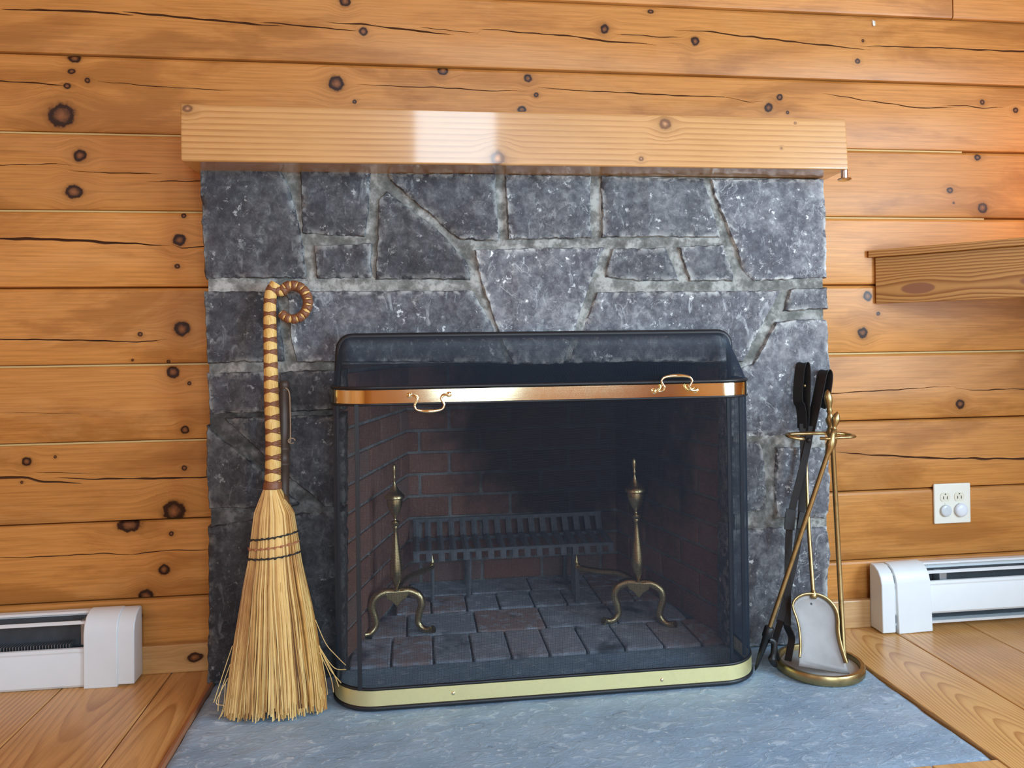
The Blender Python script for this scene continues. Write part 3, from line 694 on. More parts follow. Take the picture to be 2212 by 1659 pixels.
MB().box((SX1 - .030, SYF + .045, ZB1), (SX1 - .022, SYF + .051, ZT0)).build('post', M['black'], fs_, 0)
for xx in (SX0, SX1):
    MB().tube([(xx, SYB, .006), (xx, SYB, ZT1 + .004)], .005, 6).build('post', M['black'], fs_)
def screen_handle(px0, px1, py, dirn):
    A_ = PY(px0, py, SYF - .006); B_ = PY(px1, py, SYF - .006); cx = (A_.x + B_.x) / 2; hw = (B_.x - A_.x) / 2; z = A_.z * .5 + B_.z * .5; s = dirn
    f = SYF - .004
    pts = [(-hw, f, 0), (-hw, f - .008, 0), (-hw * .72, f - .012, .001 * s), (-hw * .60, f - .014, .008 * s), (-hw * .68, f - .014, .016 * s), (-hw * .74, f - .014, .023 * s), (-hw * .62, f - .014, .031 * s), (-hw * .3, f - .014, .0345 * s), (0, f - .014, .035 * s)]
    pts += [(-x, y, zz) for x, y, zz in pts[-2::-1]]
    P = [(cx + x, y, z + zz) for x, y, zz in pts]
    sp = spline(P, 5); n = len(sp)
    h = MB().tube(sp, [.0026 + .0014 * math.exp(-((i - n / 2) / 7) ** 2) for i in range(n)], 10).build('bail_handle', M['brass'], fs_, 80)
    for sx in (-1, 1):
        MB().lathe([(.0065, 0), (.0065, .002), (.0035, .004), (.0045, .010), (.003, .013), (0, .0135)], (cx + sx * hw, f + .002, z), (0, -1, 0), 14).build('rosette', M['brass'], h)
screen_handle(884, 970, 853, -1); screen_handle(1414, 1503, 844, 1)
for px, py in ((979, 1498), (1430, 1469)):
    q = PY(px, py, SYF - .004); MB().lathe([(.0045, 0), (.0042, .0015), (.0025, .003), (0, .0035)], (q.x, SYF - .002, q.z), (0, -1, 0), 14).build('rivet', M['brass'], fs_)
# ------------------------------------------------------------------ andirons
ANP = [(0, .357), (.0045, .352), (.0055, .342), (.005, .332), (.0025, .322), (.005, .318), (.0025, .313), (.003, .306), (.006, .296), (.012, .284), (.022, .274), (.028, .268), (.028, .262), (.022, .259),
       (.0225, .252), (.021, .240), (.015, .224), (.008, .212), (.004, .206), (.005, .200), (.0125, .196), (.0125, .188), (.007, .184), (.0085, .180), (.006, .175), (.0065, .16), (.010, .130), (.0155, .09), (.0185, .065), (.018, .05), (.014, .035), (.008, .022), (.006, .015), (.013, .010), (.012, .003), (.013, -.002)][::-1]
def andiron(x, y, rz, lean, label, arm):
    t = thing('andiron', label, 'andiron', (x, y, 0), 'pair of andirons behind the screen')
    R = Matrix.Translation((x, y, 0)) @ Matrix.Rotation(rz, 4, 'Z')
    def W3(p): return R @ Vector(p)
    zb = .112
    MB().lathe(ANP, (x, y, zb), (lean, 0, 1), 24).build('column', M['brass_dull'], t, 60)
    for s in (-1, 1):
        pts = [(0, 0, zb - .004), (s * .030, 0, zb + .002), (s * .058, -.003, zb - .010), (s * .068, -.005, zb - .035), (s * .060, -.006, zb - .065), (s * .058, -.008, .026), (s * .072, -.014, .010), (s * .092, -.022, .009), (s * .099, -.026, .012)]
        sp = spline([W3(p) for p in pts], 5); n = len(sp)
        MB().tube(sp, [lerp(.0135, .0082, min(1, i / n * 1.25)) + (.0022 if i > n - 6 else 0) for i in range(n)], 10).build('leg', M['brass_dull'], t, 80)
    ap = [(-.034, zb + .006), (.034, zb + .006), (.028, zb - .012), (.013, zb - .022), (0, zb - .038), (-.013, zb - .022), (-.028, zb - .012)]
    MB().prism([W3((a_, -.013, b_)) for a_, b_ in ap], R.to_3x3() @ Vector((0, .014, 0))).build('apron', M['brass_dull'], t, 0, .002)
    sp = spline([W3((0, .004, zb - .002))] + [Vector(p) for p in arm], 6)
    ar = MB().tube(sp, .009, 8, flat=(1, .8)).build('log_arm', M['brass_dull'], t, 80)
    e = Vector(arm[-1]); MB().lathe([(.008, 0), (.006, .012), (.008, .016), (.004, .03), (0, .038)], e, (0, 0, 1), 12).build('spike', M['brass_dull'], ar)
    MB().tube([e, (e.x, e.y, .0)], .007, 6).build('rear_leg', M['grate'], t)
andiron(-.308, .165, .05, -.01, 'tarnished brass andiron standing by the reddish brick side wall, left of the grate', [(-.285, .24, .125), (-.235, .34, .115), (-.205, .40, .108)])
andiron(.372, .125, -.30, -.025, 'tarnished brass andiron on the side nearer the poker and tool stand', [(.340, .20, .120), (.285, .26, .112), (.235, .32, .108)])
# ------------------------------------------------------------------ fire grate
gr = thing('fire_grate', 'low cast iron fire grate covered in pale ash at the back of the firebox', 'grate', (.06, .47, 0))
GX0, GX1 = -.265, .375
MB().box((GX0, .395, .150), (GX1, .405, .160)).build('front_bar', M['grate'], gr, 0, .002); MB().box((GX0, .545, .150), (GX1, .555, .160)).build('rear_bar', M['grate'], gr, 0, .002)
MB().box((GX0, .575, .205), (GX1, .585, .218)).build('top_bar', M['grate'], gr, 0, .002)
n = 17
for k in range(n):
    x = lerp(GX0 + .012, GX1 - .012, k / (n - 1))
    MB().tube([(x, .392, .128), (x, .396, .152), (x, .46, .160), (x, .545, .164), (x, .578, .212)], .0095, 6, flat=(1.15, .8)).build('grate_bar', M['grate'], gr)
for x in (-.085, .25):
    for y in (.43, .56): MB().tube([(x, y, .155), (x - .006, y, .0)], .007, 6).build('leg', M['grate'], gr)
# ------------------------------------------------------------------ hearth broom
BY, BK = -.262, .150
br = thing('hearth_broom', 'hearth broom of golden straw with brown plaited handle and loop, leaning on the stones', 'broom', PT(590, 1548, BY, BK))
def BPt(px, py, dy=0.): q = PT(px, py, BY, BK); q.y += dy; return q
left = [(1055, 571), (1066, 562), (1077, 556), (1115, 546), (1155, 541), (1202, 536), (1277, 521), (1358, 511), (1459, 498), (1543, 489)]
right = [(1055, 606), (1064, 616), (1074, 625), (1104, 637), (1145, 645), (1189, 651), (1250, 663), (1324, 678), (1408, 689), (1486, 699), (1540, 702)]
def edge(tab, y):
    if y <= tab[0][0]: return tab[0][1]
    for a_, b_ in zip(tab, tab[1:]):
        if y <= b_[0]: return lerp(a_[1], b_[1], (y - a_[0]) / (b_[0] - a_[0]))
    return tab[-1][1]
def thick(y):           # half depth of the head, metres
    t = (y - 1055) / 490; return .017 + .026 * math.sin(min(1, t * 2.2) * math.pi / 2) - .008 * max(0, t - .4)
ys = [1055, 1063, 1075, 1100, 1130, 1160, 1200, 1250, 1310, 1370, 1440, 1500, 1522]
vs = []; fs = []; nn = 22
for y in ys:
    l, r = edge(left, y) + 4, edge(right, y) - 4
    if y > 1480: r -= 6
    c = BPt((l + r) / 2, y - max(0, (r - l) * .0)); hw = (BPt(r, y) - BPt(l, y)).length / 2
    for j in range(nn):
        th = 2 * math.pi * j / nn; vs.append((c.x + math.cos(th) * hw, c.y + math.sin(th) * (thick(y) - .004), max(c.z, .012)))
for i in range(len(ys) - 1):
    for j in range(nn): fs.append((i * nn + j, i * nn + (j + 1) % nn, (i + 1) * nn + (j + 1) % nn, (i + 1) * nn + j))
fs += [tuple(range(nn)), tuple(range((len(ys) - 1) * nn, len(ys) * nn))]
MB().add(vs, fs).build('straw_core', M['straw_core'], br, 60)
bris = MB(); rb = random.Random(3); shade = []
def straw(u, depth, y_end, wander, rad=.0014, y0=1056):
    pts = []; steps = 9; ph = rb.uniform(0, 50)
    for k in range(steps + 1):
        t = k / steps; y = lerp(y0, y_end, t)
        l, r = edge(left, y), edge(right, y); uu = u + wander * max(0, t - .28) ** 1.5 + .014 * noise.noise(Vector((ph, t * 3, 0))) * t
        uu = max(-1.04, min(1.04, uu))
        tap = .93 if t < .3 else lerp(.93, 1.0, (t - .3) / .7)
        px = (l + r) / 2 + (r - l) / 2 * uu * tap
        fd = -math.sqrt(max(0, 1 - min(1, abs(uu)) ** 2)) * thick(y) * depth
        q = BPt(px, y, fd); q.z = max(q.z, .002); pts.append(q)
    n0 = len(bris.v); bris.tube(pts, [rad * (1.15 - .45 * k / steps) for k in range(steps + 1)], 4)
    v = rb.random(); shade.extend([v] * (len(bris.v) - n0))
clump = [(rb.uniform(-1, 1), rb.gauss(0, .10)) for _ in range(60)]
for k in range(620):
    cu, cw = rb.choice(clump); u = cu + rb.gauss(0, .045) if rb.random() < .6 else rb.uniform(-1, 1)
    u = max(-1, min(1, u)); u = math.sin(u * math.pi / 2) * .99
    end = lerp(1543, 1522, (u + 1) / 2) + rb.choice((-22, -14, -8, -4, 0, 4, 8)) + rb.uniform(-6, 4)
    straw(u, rb.uniform(.66, 1.10), end, cw + rb.gauss(0, .035), rb.choice((.0010, .0013, .0016, .0020, .0024)))
for k in range(90): straw(rb.uniform(-1, 1), -1, rb.uniform(1500, 1530), rb.gauss(0, .05), .0015)
for k in range(110): straw(rb.choice((-1, 1)) * rb.uniform(.9, 1.0), rb.uniform(.6, 1.4), rb.uniform(1490, 1545), rb.uniform(.0, .09) * rb.choice((-1, 1)), .0011)
for pts in ([(683, 1335), (705, 1385), (728, 1412), (748, 1432)], [(690, 1390), (712, 1425), (728, 1440), (749, 1441)], [(690, 1390), (714, 1440), (738, 1470)], [(692, 1405), (715, 1455), (722, 1490)], [(694, 1400), (722, 1450), (733, 1478)],
            [(505, 1390), (485, 1450), (465, 1512)], [(500, 1430), (478, 1495), (474, 1530)], [(495, 1460), (470, 1511), (488, 1520), (480, 1542)], [(490, 1470), (486, 1520), (476, 1548)], [(692, 1390), (706, 1470), (709, 1495)]):
    sp = spline([BPt(px, py, -.012) for px, py in pts], 6)
    for q in sp: q.z = max(q.z, .003)
    n0 = len(bris.v); bris.tube(sp, .0009, 4); shade.extend([.75] * (len(bris.v) - n0))
o = bris.build('bristles', M['straw'], br, 60); o['kind'] = 'stuff'
at = o.data.attributes.new('tone', 'FLOAT', 'POINT'); at.data.foreach_set('value', shade)
def stitch(l, r, mat, th):
    pts = []
    for k in range(41):
        u = lerp(-1, 1, k / 40); px = lerp(l[0], r[0], k / 40); py = lerp(l[1], r[1], k / 40)
        uu = min(1, abs(u)); fd = -math.sqrt(max(0, 1 - uu ** 2)) * thick(py) * 1.05 - .0035
        q = BPt(px, py, fd); q.z += .0008 * math.sin(k * 1.55); pts.append(q)
    ob = MB().tube(pts, th, 6).build('stitching', mat, br, 80)
    kn = MB()
    for k in range(3, 40, 5): q = pts[k]; kn.lathe([(.0, -.0035), (.0024, -.002), (.0026, .0), (.0024, .002), (0, .0035)], q + Vector((0, -.001, 0)), (.9, 0, .3), 8)
    kn.build('stitch_knot', mat, ob)
stitch((539, 1162), (645, 1145), M['thread_black'], .0017); stitch((537, 1182), (648, 1166), M['thread_red'], .0013); stitch((535, 1202), (652, 1188), M['thread_black'], .0017)
cA, cB = BPt(589, 1057), BPt(589, 1044)
MB().lathe([(.0205, 0), (.0215, .004), (.0205, .008), (.021, .012), (.0195, .016)], cA, cB - cA, 24).build('collar', M['bind'], br, 60)
hp = [(589, 1046), (590, 1000), (590, 950), (588, 900), (586, 850), (585, 800), (584, 750), (583, 700), (583, 660), (586, 632), (597, 613)]
core = spline([BPt(*q) for q in hp], 14); nb = len(core)
def arc(P):
    s = [0.]
    for a_, b_ in zip(P, P[1:]): s.append(s[-1] + (b_ - a_).length)
    return s
def wrapped(path, r0, r1, pitch, bulge, bandw, parent, nm, tilt, bandr=1.06):
    s = arc(path); Lh = s[-1]; n = int(Lh / .0022); P = []; Rr = []; j = 0
    for k in range(n + 1):
        d = Lh * k / n
        while j < len(s) - 2 and s[j + 1] < d: j += 1
        P.append(path[j].lerp(path[j + 1], (d - s[j]) / max(1e-6, s[j + 1] - s[j])))
        Rr.append(lerp(r0, r1, k / n) * (1 + bulge * (abs(math.sin(math.pi * d / pitch)) ** .6 - .6)))
    h = MB().tube(P, Rr, 16, up=(0, -1, 0)).build(nm, M['stalk'], parent, 80)
    kb = int(Lh / pitch); bnd = MB()
    for b_ in range(kb + 1):
        d = b_ * pitch; k = min(n - 1, max(1, int(d / Lh * n))); T = (P[k + 1] - P[k - 1]).normalized(); R0 = lerp(r0, r1, k / n)
        u = Vector((0, -1, 0)); u = (u - T * u.dot(T)).normalized(); w = T.cross(u)
        for sgn in (-1, 1):
            ringp = []
            for q in range(20):
                th = 2 * math.pi * q / 20; ringp.append(P[k] + (u * math.cos(th) + w * math.sin(th)) * R0 * (bandr - .10) + T * math.sin(th) * sgn * tilt * R0)
            bnd.tube(ringp, bandw, 6, closed=True, up=T, flat=(1.25, .7))
        ringp = [P[k] + (u * math.cos(2 * math.pi * q / 20) + w * math.sin(2 * math.pi * q / 20)) * R0 * (bandr - .08) for q in range(20)]
        bnd.tube(ringp, bandw, 6, closed=True, up=T, flat=(1.5, .7))
    ob = bnd.build('binding', M['bind'], h, 80); return h
wrapped(core, .0172, .0132, .0302, .13, .0025, br, 'handle', .46)
lc = (632, 653); loop = [(590, 622)]
loop += [(lc[0] + 33 * math.cos(math.radians(a_)), lc[1] - 36 * math.sin(math.radians(a_))) for a_ in range(140, -141, -20)]
wrapped(spline([BPt(x, y, .002) for x, y in loop], 5), .0112, .0088, .0140, .10, .0035, br, 'loop', .5)
# ------------------------------------------------------------------ dark turned stick behind the broom
bs = thing('turned_stick', 'dark brown turned wooden stick with a leather loop, standing behind the broom', 'stick', PT(611, 1430, -.188, .092))
A_ = PT(611, 1432, -.188, .092); B_ = PT(614, 823, -.188, .092); L = (B_ - A_).length
MB().lathe([(.010, 0), (.012, .02), (.012, L * .44), (.0125, L * .62), (.0125, L * .690), (.0155, L * .694), (.0155, L * .70), (.0125, L * .704), (.0125, L * .745), (.0155, L * .749), (.0155, L * .756), (.013, L * .76),
            (.0145, L * .85), (.0150, L * .945), (.012, L * .952), (.0125, L * .957), (.0105, L * .962), (.0105, L * .972), (.0125, L * .977), (.0125, L * .992), (.009, L), (0, L + .001)], A_, B_ - A_, 20).build('shaft', M['dark_wood'], bs, 60)
MB().tube(spline([PT(617, 838, -.203, .092), PT(625, 850, -.206, .092), PT(627, 900, -.203, .092), PT(627, 948, -.203, .092), PT(624, 957, -.203, .092)], 6), .0016, 6).build('leather_loop', M['cord'], bs, 80)
kq = PT(630, 952, -.203, .092)
MB().tube([kq + Vector((.008 * math.cos(t), -.001, .006 * math.sin(t))) for t in [k * .6 for k in range(10)]], .0014, 6).build('loop_knot', M['cord'], bs, 80)
# ------------------------------------------------------------------ tool stand
TC = Vector((.712, -.236, 0))
ts = thing('tool_stand', 'brass fireplace tool stand with a round rimmed base and finial, beside the fire screen', 'tool stand', TC)
MB().lathe([(.001, -.0003), (.099, -.0003), (.1015, .003), (.1015, .017), (.099, .0215), (.091, .0215), (.0895, .017), (.0885, .008), (.001, .008)], TC + Vector((0, 0, .0015)), (0, 0, 1), 56).build('rim', M['brass_old'], ts, 50)
MB().lathe([(.001, 0), (.088, 0), (.088, .002), (.001, .002)], TC + Vector((0, 0, .0095)), (0, 0, 1), 48).build('tray', M['tray'], ts, 50)
pf = Vector((.778, -.232, .011)); ptop = PY(1798, 950, -.222); pole_dir = (ptop - pf).normalized(); PL = (ptop - pf).length
MB().lathe([(.010, 0), (.010, .006), (.0062, .012), (.0060, PL - .02), (.010, PL - .006), (.011, PL)], pf, pole_dir, 16).build('pole', M['brass_old'], ts, 60)
hb = ptop
MB().lathe([(.007, 0), (.0115, .012), (.012, .022), (.0085, .030), (.0075, .034), (.0105, .042), (.0115, .050), (.007, .058), (.0055, .066), (.0075, .070), (.006, .076), (.0065, .082), (.0095, .094), (.0095, .106), (.006, .118), (0, .124)], hb + Vector((0, 0, .0)), (-.09, 0, 1), 18).build('finial', M['brass_old'], ts, 70)
yk = hb + Vector((0, 0, .012))
def ringbar(pts, r=.0052, nm='hook_arm'): MB().tube(spline([Vector(p) for p in pts], 6), r, 8, flat=(.8, 1.3)).build(nm, M['brass_old'], ts, 80)
ringbar([yk + Vector((-.046, -.025, -.004)), yk + Vector((-.03, -.034, -.004)), yk + Vector((0, -.028, -.003)), yk + Vector((.03, -.026, -.003)), yk + Vector((.048, -.012, -.003)), yk + Vector((.040, .012, 0)), yk + Vector((.01, .012, .002))])
ringbar([yk + Vector((.02, .006, .003)), yk + Vector((-.03, .010, .004)), yk + Vector((-.075, .010, .004)), yk + Vector((-.112, .004, .004)), yk + Vector((-.116, -.012, .001)), yk + Vector((-.098, -.020, -.003)), yk + Vector((-.086, -.016, -.004))])
# poker
ptip = Vector((.553, -.224, .0)); ph = PY(1793, 965, -.256); pdir = (ph - ptip); LP = pdir.length
pk = thing('poker', 'fire poker with brass rod and black iron tip, crossing in front of the stand', 'poker', ptip)
def on(d): return ptip + pdir.normalized() * d
j1 = LP * .105
MB().lathe([(.0055, .085), (.0056, LP - .02), (.008, LP - .01), (.0105, LP)], ptip, pdir, 14).build('rod', M['brass_old'], pk, 60)
MB().lathe([(0, .0), (.004, .012), (.0075, .06), (.009, .085), (.0115, .088), (.0118, .112), (.0095, .114)], ptip, pdir, 14).build('iron_tip', M['iron'], pk, 60)
hk = [on(.082) + Vector((.006, -.004, 0)), on(.07) + Vector((.022, -.006, .004)), on(.05) + Vector((.026, -.01, .0)), on(.03) + Vector((.028, -.012, .002)), on(.02) + Vector((.040, -.014, -.004))]
MB().tube(spline(hk, 6), [.0075] * 12 + [.007, .007, .0075, .008, .009, .010, .009, .0085, .008, .007, .006, .005, .004], 8).build('hook', M['iron'], pk, 80)
f0 = ph; f1 = PY(1809, 888, -.262); fd = f1 - f0
MB().lathe([(.0105, 0), (.0115, .004), (.0085, .018), (.0055, .032), (.005, .040), (.0085, .043), (.004, .047), (.006, .052), (.0095, .062), (.0095, .070), (.006, .080), (0, .087)], f0, fd, 16).build('finial', M['brass_old'], pk, 70)
# shovel
sv = thing('fireplace_shovel', 'steel ash shovel with curved brass rim and long brass handle standing in the tray', 'shovel', (.71, -.28, .012))
SY0, SK = -.302, .47
def SP(px, py, dy=0.): q = PT(px, py, SY0, SK); q.y += dy; return q
blade = [(1725, 1439), (1726, 1420), (1728, 1397), (1727, 1378), (1725, 1358), (1720, 1337), (1713, 1318), (1711, 1307), (1716, 1296), (1727, 1288), (1740, 1284), (1755, 1284), (1770, 1287), (1785, 1295), (1797, 1307), (1805, 1322), (1808, 1340), (1808, 1359), (1811, 1381), (1818, 1408), (1826, 1432), (1835, 1456)]
bp = [SP(*q) for q in blade]; cen = sum(bp, Vector()) / len(bp); nB = Vector((0, -1, SK)).normalized()
vs = []; fs = []; nbp = len(bp)
for f_, dp in ((1., 0.), (.86, -.0035), (.6, -.006), (.3, -.007)): vs += [cen.lerp(q, f_) - nB * (-dp) for q in bp]
vs.append(cen + nB * -.007)
for r in range(3):
    for k in range(nbp): fs.append((r * nbp + k, r * nbp + (k + 1) % nbp, (r + 1) * nbp + (k + 1) % nbp, (r + 1) * nbp + k))
for k in range(nbp): fs.append((3 * nbp + k, 3 * nbp + (k + 1) % nbp, 4 * nbp))
bl = MB().add(vs, fs).build('blade', M['steel'], sv, 60); so = bl.modifiers.new('thick', 'SOLIDIFY'); so.thickness = .0012
MB().tube(spline([q + nB * .0035 for q in bp[1:21]], 3), .0042, 8, flat=(1.25, .7)).build('rim', M['brass_old'], sv, 80)
q = SP(1754, 1303); MB().lathe([(.0045, 0), (.0035, .002), (0, .003)], q - nB * .006, nB, 12).build('rivet', M['iron'], sv)
h0 = SP(1757, 1286); h1 = PT(1741, 1010, -.2525, .275); h2 = PT(1736, 940, -.257, .275)
MB().tube(spline([h0, h0.lerp(h1, .5) + Vector((.0, .004, 0)), h1, h2], 6), .0050, 10).build('handle', M['brass_old'], sv, 80)
MB().lathe([(.006, -.008), (.009, -.004), (.008, .004), (.005, .012)], h0, h1 - h0, 14).build('socket', M['brass_old'], sv, 60)
# tongs
tg = thing('log_tongs', 'black wrought iron log tongs with two strap loop handles, leaning on the stones', 'tongs', PT(1690, 1420, -.165, .09))
def TP(px, py, dy=0.): q = PT(px, py, -.205, .13); q.y += dy; return q
def strap(pts, w, th, name, parent=tg, up=(0, -1, 0), steps=6): return MB().tube(spline(pts, steps), 1., 4, up=up, flat=None).build(name, M['iron'], parent, 30)
def flatbar(pts, w, th, name, parent=None, wdir=(.55, -.8, 0)):
    """flat strap: width w along wdir, thickness th across the run"""
    sp = spline(pts, 6); n = len(sp); wd = Vector(wdir).normalized(); vs = []; fs = []
    for i, p in enumerate(sp):
        t = (sp[min(n - 1, i + 1)] - sp[max(0, i - 1)]).normalized(); a_ = (wd - t * wd.dot(t)).normalized(); b_ = t.cross(a_)
        for sa, sb in ((-1, -1), (1, -1), (1, 1), (-1, 1)): vs.append(p + a_ * sa * w / 2 + b_ * sb * th / 2)
    for i in range(n - 1):
        for k in range(4): fs.append((i * 4 + k, i * 4 + (k + 1) % 4, (i + 1) * 4 + (k + 1) % 4, (i + 1) * 4 + k))
    fs += [(3, 2, 1, 0), tuple((n - 1) * 4 + k for k in range(4))]
    return MB().add(vs, fs).build(name, M['iron'], parent or tg, 40, .0006, 1)
flatbar([TP(1733, 925), TP(1732, 895), TP(1729, 878), TP(1724, 866), TP(1724, 840), TP(1727, 805), TP(1730, 790), TP(1736, 785), TP(1740, 792), TP(1741, 820), TP(1740, 860), TP(1738, 905), TP(1736, 930)], .026, .0028, 'loop_handle')
flatbar([TP(1746, 930, -.008), TP(1760, 870, -.008), TP(1770, 820, -.008), TP(1774, 805, -.008), TP(1781, 801, -.008), TP(1785, 810, -.008), TP(1783, 835, -.008), TP(1776, 870, -.008), TP(1770, 880, -.008)], .026, .0028, 'loop_handle')
flatbar([TP(1734, 915), TP(1736, 960), TP(1736, 1000), TP(1733, 1050), TP(1731, 1110), TP(1722, 1180), TP(1705, 1260), TP(1690, 1325), TP(1684, 1345)], .017, .007, 'bar', wdir=(1, -.5, 0))
flatbar([TP(1748, 920, -.009), TP(1738, 975, -.009), TP(1722, 1040, -.009), TP(1706, 1105, -.009), TP(1702, 1150, -.006), TP(1701, 1220, -.004), TP(1700, 1300, -.002), TP(1701, 1350, 0)], .017, .007, 'bar', wdir=(1, -.5, 0))
flatbar([TP(1704, 1098, -.012), TP(1701, 1120, -.012), TP(1700, 1142, -.012)], .024, .010, 'sleeve', wdir=(1, -.4, 0)); flatbar([TP(1735, 1106, -.004), TP(1732, 1125, -.004), TP(1729, 1142, -.004)], .022, .010, 'sleeve', wdir=(1, -.4, 0))
flatbar([TP(1701, 1345), TP(1700, 1352), TP(1709, 1372), TP(1710, 1384), TP(1706, 1405), TP(1702, 1428)], .016, .006, 'claw', wdir=(.8, -.6, 0)); flatbar([TP(1685, 1340, -.004), TP(1673, 1365, -.012), TP(1667, 1385, -.014), TP(1668, 1402, -.014), TP(1673, 1420, -.016)], .014, .007, 'claw', wdir=(.8, -.6, 0))
q = TP(1741, 950, -.018); MB().lathe([(.006, 0), (.0055, .004), (.003, .006), (0, .0065)], q + Vector((0, .006, 0)), (0, -1, 0), 12).build('pivot', M['iron'], tg)
q = TP(1737, 833, .0); MB().lathe([(.0035, 0), (.003, .002), (0, .003)], q + Vector((0, -.002, 0)), (-.5, -.8, 0), 10).build('rivet', M['brass_old'], tg)
# ------------------------------------------------------------------ baseboard heaters
def heater(label, sx, x_end, x_far, panel_z, sleeve, loc, low_gap):
    """sx = +1: end cap at the right-hand end (x_end), cover running to x_far"""
    t = thing('baseboard_heater', label, 'heater', loc)
    xa, xb = min(x_end, x_far), max(x_end, x_far)
    dz = .006 if sx < 0 else 0.
    cap_prof = [(-.0215, .174 + dz), (-.040, .174 + dz), (-.058, .164 + dz), (-.069, .148 + dz), (-.074, .130 + dz), (-.076, .008), (-.0215, .008)]
    def capsolid(a_, b_, grow, nm, z0=None):
        pr = [(y - (grow if y < -.03 else 0), z + (grow if z > .1 else 0) - (grow * 2 if z < .05 else 0)) for y, z in cap_prof]
        pr = [(0 - .001 if False else y, z) for y, z in pr]
        MB().prism([(a_, y, z) for y, z in pr] , (b_ - a_, 0, 0)).build(nm, M['heater'], t, 30, .0022, 2)
    capw = .038
    if sx > 0: capsolid(x_end - capw, x_end, 0., 'end_cap'); capsolid(x_end - capw - .074, x_end - capw + .001, .0022, 'sleeve')
    else: capsolid(x_end, x_end + capw, 0., 'end_cap'); capsolid(x_end + capw + .003, x_end + capw + .102, .0022, 'sleeve'); sl = t.children[-1]
    if sx < 0: sl.matrix_basis = sl.matrix_basis @ Matrix.Translation((x_end + capw, 0, .17)) @ Matrix.Rotation(-.026, 4, 'Y') @ Matrix.Translation((-x_end - capw, 0, -.17))
    MB().box((xa, -.0245, .012), (xb, -.0215, .170 + dz)).build('back_plate', M['heater'], t, 0)
    MB().sheet([(-.022, .174 + dz), (-.037, .173 + dz), (-.041, .169 + dz)], xa + .003, xb - .003).build('top_cover', M['heater'], t, 30)
    MB().sheet([(-.0625, .1500 + dz), (-.0595, .1540 + dz), (-.056, .1555 + dz)], xa + .003, xb - .003, .002).build('damper', M['heater'], t, 30)
    z0, z1 = panel_z
    MB().sheet([(-.064, z1), (-.069, z1 - .001), (-.0705, z1 - .008), (-.0690, z1 - .011), (-.0690, z1 - .014), (-.0712, z1 - .018), (-.0712, z0 + .006), (-.067, z0)], xa + .003, xb - .003).build('front_panel', M['heater'], t, 30)
    if low_gap: MB().sheet([(-.03, .024), (-.066, .024), (-.068, .031)], xa + .003, xb - .003).build('bottom_lip', M['heater'], t, 30)
    fx0, fx1 = (x_far + .02, x_end - .145) if sx > 0 else (x_end + .20, x_far - .02)
    fn = MB(); x = fx0
    while x < fx1: fn.box((x, -.060, .050), (x + .0012, -.027, .105)); x += .0065
    o = fn.build('fins', M['fin'], t, 0); o['kind'] = 'stuff'
    MB().tube([(xa + .04, -.042, .078), (xb - .04, -.042, .078)], .011, 12).build('pipe', M['fin'], t)
    MB().box((xa + .01, -.0300, .02), (xb - .01, -.0250, .16)).build('liner', M['heater_dark'], t, 0)
    for k in range(3):
        xx = lerp(xa, xb, (.18 + .31 * k) if sx < 0 else (.22 + .33 * k)); MB().box((xx, -.06, .10), (xx + .022, -.031, .158)).build('bracket', M['fin'], t, 0, .002)
heater('white baseboard heater with its front panel slipped down, at the broom side of the fireplace', 1, -.915, -1.95, (.005, .097), None, (-1.4, -.04, FZ), False)
heater('white baseboard heater below the outlet with a sleeve split from its end cap', -1, .983, 1.98, (.050, .1385), None, (1.5, -.04, FZ), True)
# ------------------------------------------------------------------ outlet
ol = thing('wall_outlet', 'ivory double outlet plate with two receptacles and two plugs capped', 'outlet', (1.247, 0, .33))
oc = [PY(2016, 1045, -.005), PY(2095, 1043.5, -.005), PY(2097.5, 1129.5, -.005), PY(2019, 1131, -.005)]
ox0 = (oc[0].x + oc[3].x) / 2; ox1 = (oc[1].x + oc[2].x) / 2; oz1 = (oc[0].z + oc[1].z) / 2; oz0 = (oc[2].z + oc[3].z) / 2
MB().box((ox0, -.0065, oz0), (ox1, -.0002, oz1)).build('plate', M['plate'], ol, 0, .003, 3)
cxs = (lerp(ox0, ox1, .295), lerp(ox0, ox1, .68)); czs = (lerp(oz0, oz1, .665), lerp(oz0, oz1, .33))
for cx in cxs:
    for cz in czs:
        poly = []
        for k in range(28):
            th = 2 * math.pi * k / 28; x = .0155 * math.cos(th); z = max(-.0125, min(.0125, .0155 * math.sin(th))); poly.append((cx + x, -.0062, cz + z))
        rc = MB().prism(poly, (0, -.0018, 0)).build('receptacle', M['socket'], ol, 30)
        for dx in (-.0058, .0058): MB().box((cx + dx - .0012, -.0083, cz - .0055), (cx + dx + .0012, -.0079, cz + .0025)).build('slot', M['slot'], rc, 0)
        MB().lathe([(.0021, 0), (.0021, .0004)], (cx, -.0079, cz + .0085), (0, -1, 0), 10).build('ground_hole', M['slot'], rc)
    MB().lathe([(.0026, 0), (.0024, .001), (0, .0014)], (cx, -.0064, (czs[0] + czs[1]) / 2), (0, -1, 0), 12).build('screw', M['socket'], ol)
for cx, mm, lab, r in ((cxs[0], 'cap_clear', 'greyish clear safety cap plugged into the lower socket nearer the fireplace', .0165), (cxs[1], 'cap_white', 'white domed safety cap plugged into the lower socket farther from the fireplace', .0195)):
    t = MB().lathe([(r * .96, 0), (r, .0015), (r, .003), (r * .85, .005 if mm == 'cap_clear' else .007), (r * .45, .0055 if mm == 'cap_clear' else .009), (0, .0057 if mm == 'cap_clear' else .0095)], (cx + (.003 if mm == 'cap_white' else 0), -.0084, czs[1]), (0, -1, 0), 26).build('safety_cap', M[mm], None, 60)
    t['label'] = lab; t['category'] = 'safety cap'
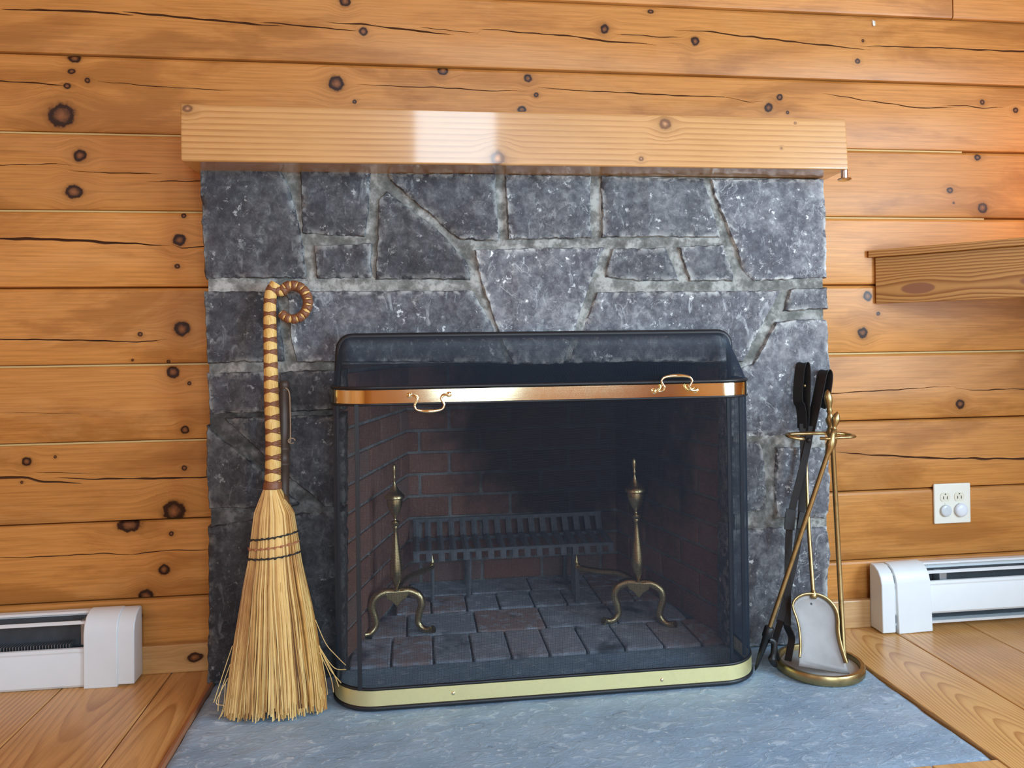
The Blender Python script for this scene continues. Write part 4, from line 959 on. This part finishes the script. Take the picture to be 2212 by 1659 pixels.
# ------------------------------------------------------------------ corner shelf
sh = thing('corner_shelf', 'angled pine corner shelf with a deep grained fascia jutting from the log wall', 'shelf', (1.45, -.2, .895))
x0 = 1.0165; zb, zt_ = .895, 1.023
d45 = Vector((1, -1.09, 0)).normalized(); A_ = Vector((x0, -.001, 0)); LB = (XR_WALL - x0 - .02) / d45.x; B_ = A_ + d45 * LB; nin = Vector((d45.y, -d45.x, 0)) * -1
# the fascia is modelled in its own axes, so its grain runs along the board
def shelf_wood():
    t = NT('resinous fir'); tc = t.n('TexCoord').outputs['Object']; s = t.n('SeparateXYZ', i_0=tc).outputs
    d = t.vmath('MULTIPLY', t.vmath('SUBTRACT', tc, (.115, 0, .037)), (1 / .05, 0, 1 / .018)); d2 = t.vmath('MULTIPLY', t.vmath('SUBTRACT', tc, (.385, 0, .040)), (1 / .06, 0, 1 / .018))
    r1, r2 = t.vmath('LENGTH', d), t.vmath('LENGTH', d2); r = t.math('MINIMUM', r1, r2)
    dz = t.math('SUBTRACT', s[2], .037)
    z = t.math('ADD', dz, t.math('MULTIPLY', t.math('MULTIPLY', dz, t.sstep(r, .3, 3., -.75, 0.)), 1.))
    n = t.noise(t.vmath('MULTIPLY', tc, (5, 5, 9)), 1., 3); zz = t.math('ADD', t.math('ABSOLUTE', z), t.math('MULTIPLY', n, .012))
    cur = t.math('POWER', t.math('MULTIPLY', zz, 11.), 1.35)
    fr = t.math('FRACT', t.math('MULTIPLY', cur, 9.))
    line = t.ramp(fr, [(0, (0, 0, 0)), (.4, (.2, .2, .2)), (.75, (1, 1, 1)), (.92, (.9, .9, .9)), (1, (0, 0, 0))])
    nf = t.noise(t.vmath('MULTIPLY', tc, (8, 300, 300)), 1., 2)
    c = t.mix(line, (.64, .34, .105), (.31, .118, .026)); c = t.mix(t.math('MULTIPLY', nf, .3), c, (.30, .13, .04))
    c = t.mix(t.sstep(t.math('ADD', r, t.math('MULTIPLY', n, .5)), .95, 1.15, 1, 0), c, (.30, .125, .06))
    return t.done(c, .34, 0, t.bump(line, .12, .001))
SWM = shelf_wood()
rot = math.atan2(d45.y, d45.x); Mx = Matrix.Translation((x0, -.001, zb)) @ Matrix.Rotation(rot, 4, 'Z')
def local(mb, name, bev):
    o = D.objects.new(name, mb.mesh(name, SWM, 0)); COL.objects.link(o); o.matrix_basis = Mx; attach(o, sh)
    b = o.modifiers.new('bevel', 'BEVEL'); b.width = bev; b.segments = 2; return o
local(MB().box((.009, .0, 0), (LB, .020, zt_ - zb)), 'fascia', .0015)
hyp = LB
tp = [Vector((x0 - .010, -.0005, zt_)), A_ + d45 * .0 - nin * .012 + Vector((-.006, 0, zt_)), B_ - nin * .012 + Vector((0, 0, zt_)), Vector((XR_WALL - .004, B_.y, zt_)), Vector((XR_WALL - .004, -.0005, zt_))]
tp[1].y = min(tp[1].y, -.008)
Mi = Mx.inverted(); pb = MB().prism([Mi @ q for q in tp], (0, 0, .0195)); local(pb, 'shelf_board', .0015)
# ------------------------------------------------------------------ little scrap on the wall
q = PY(1886, 52, 0.)
t = MB().add([(q.x - .002, -.0003, q.z + .011), (q.x + .004, -.004, q.z + .006), (q.x + .005, -.003, q.z - .005), (q.x - .001, -.005, q.z - .009), (q.x - .003, -.0025, q.z - .002), (q.x - .0015, -.001, q.z - .004)], [(0, 1, 2, 4), (2, 3, 5, 4)]).build('paper_scrap', M['plate'], None, 0)
so = t.modifiers.new('thick', 'SOLIDIFY'); so.thickness = .0006
t['label'] = 'tiny curled cream scrap stuck on the logs above the shelf'; t['category'] = 'scrap'
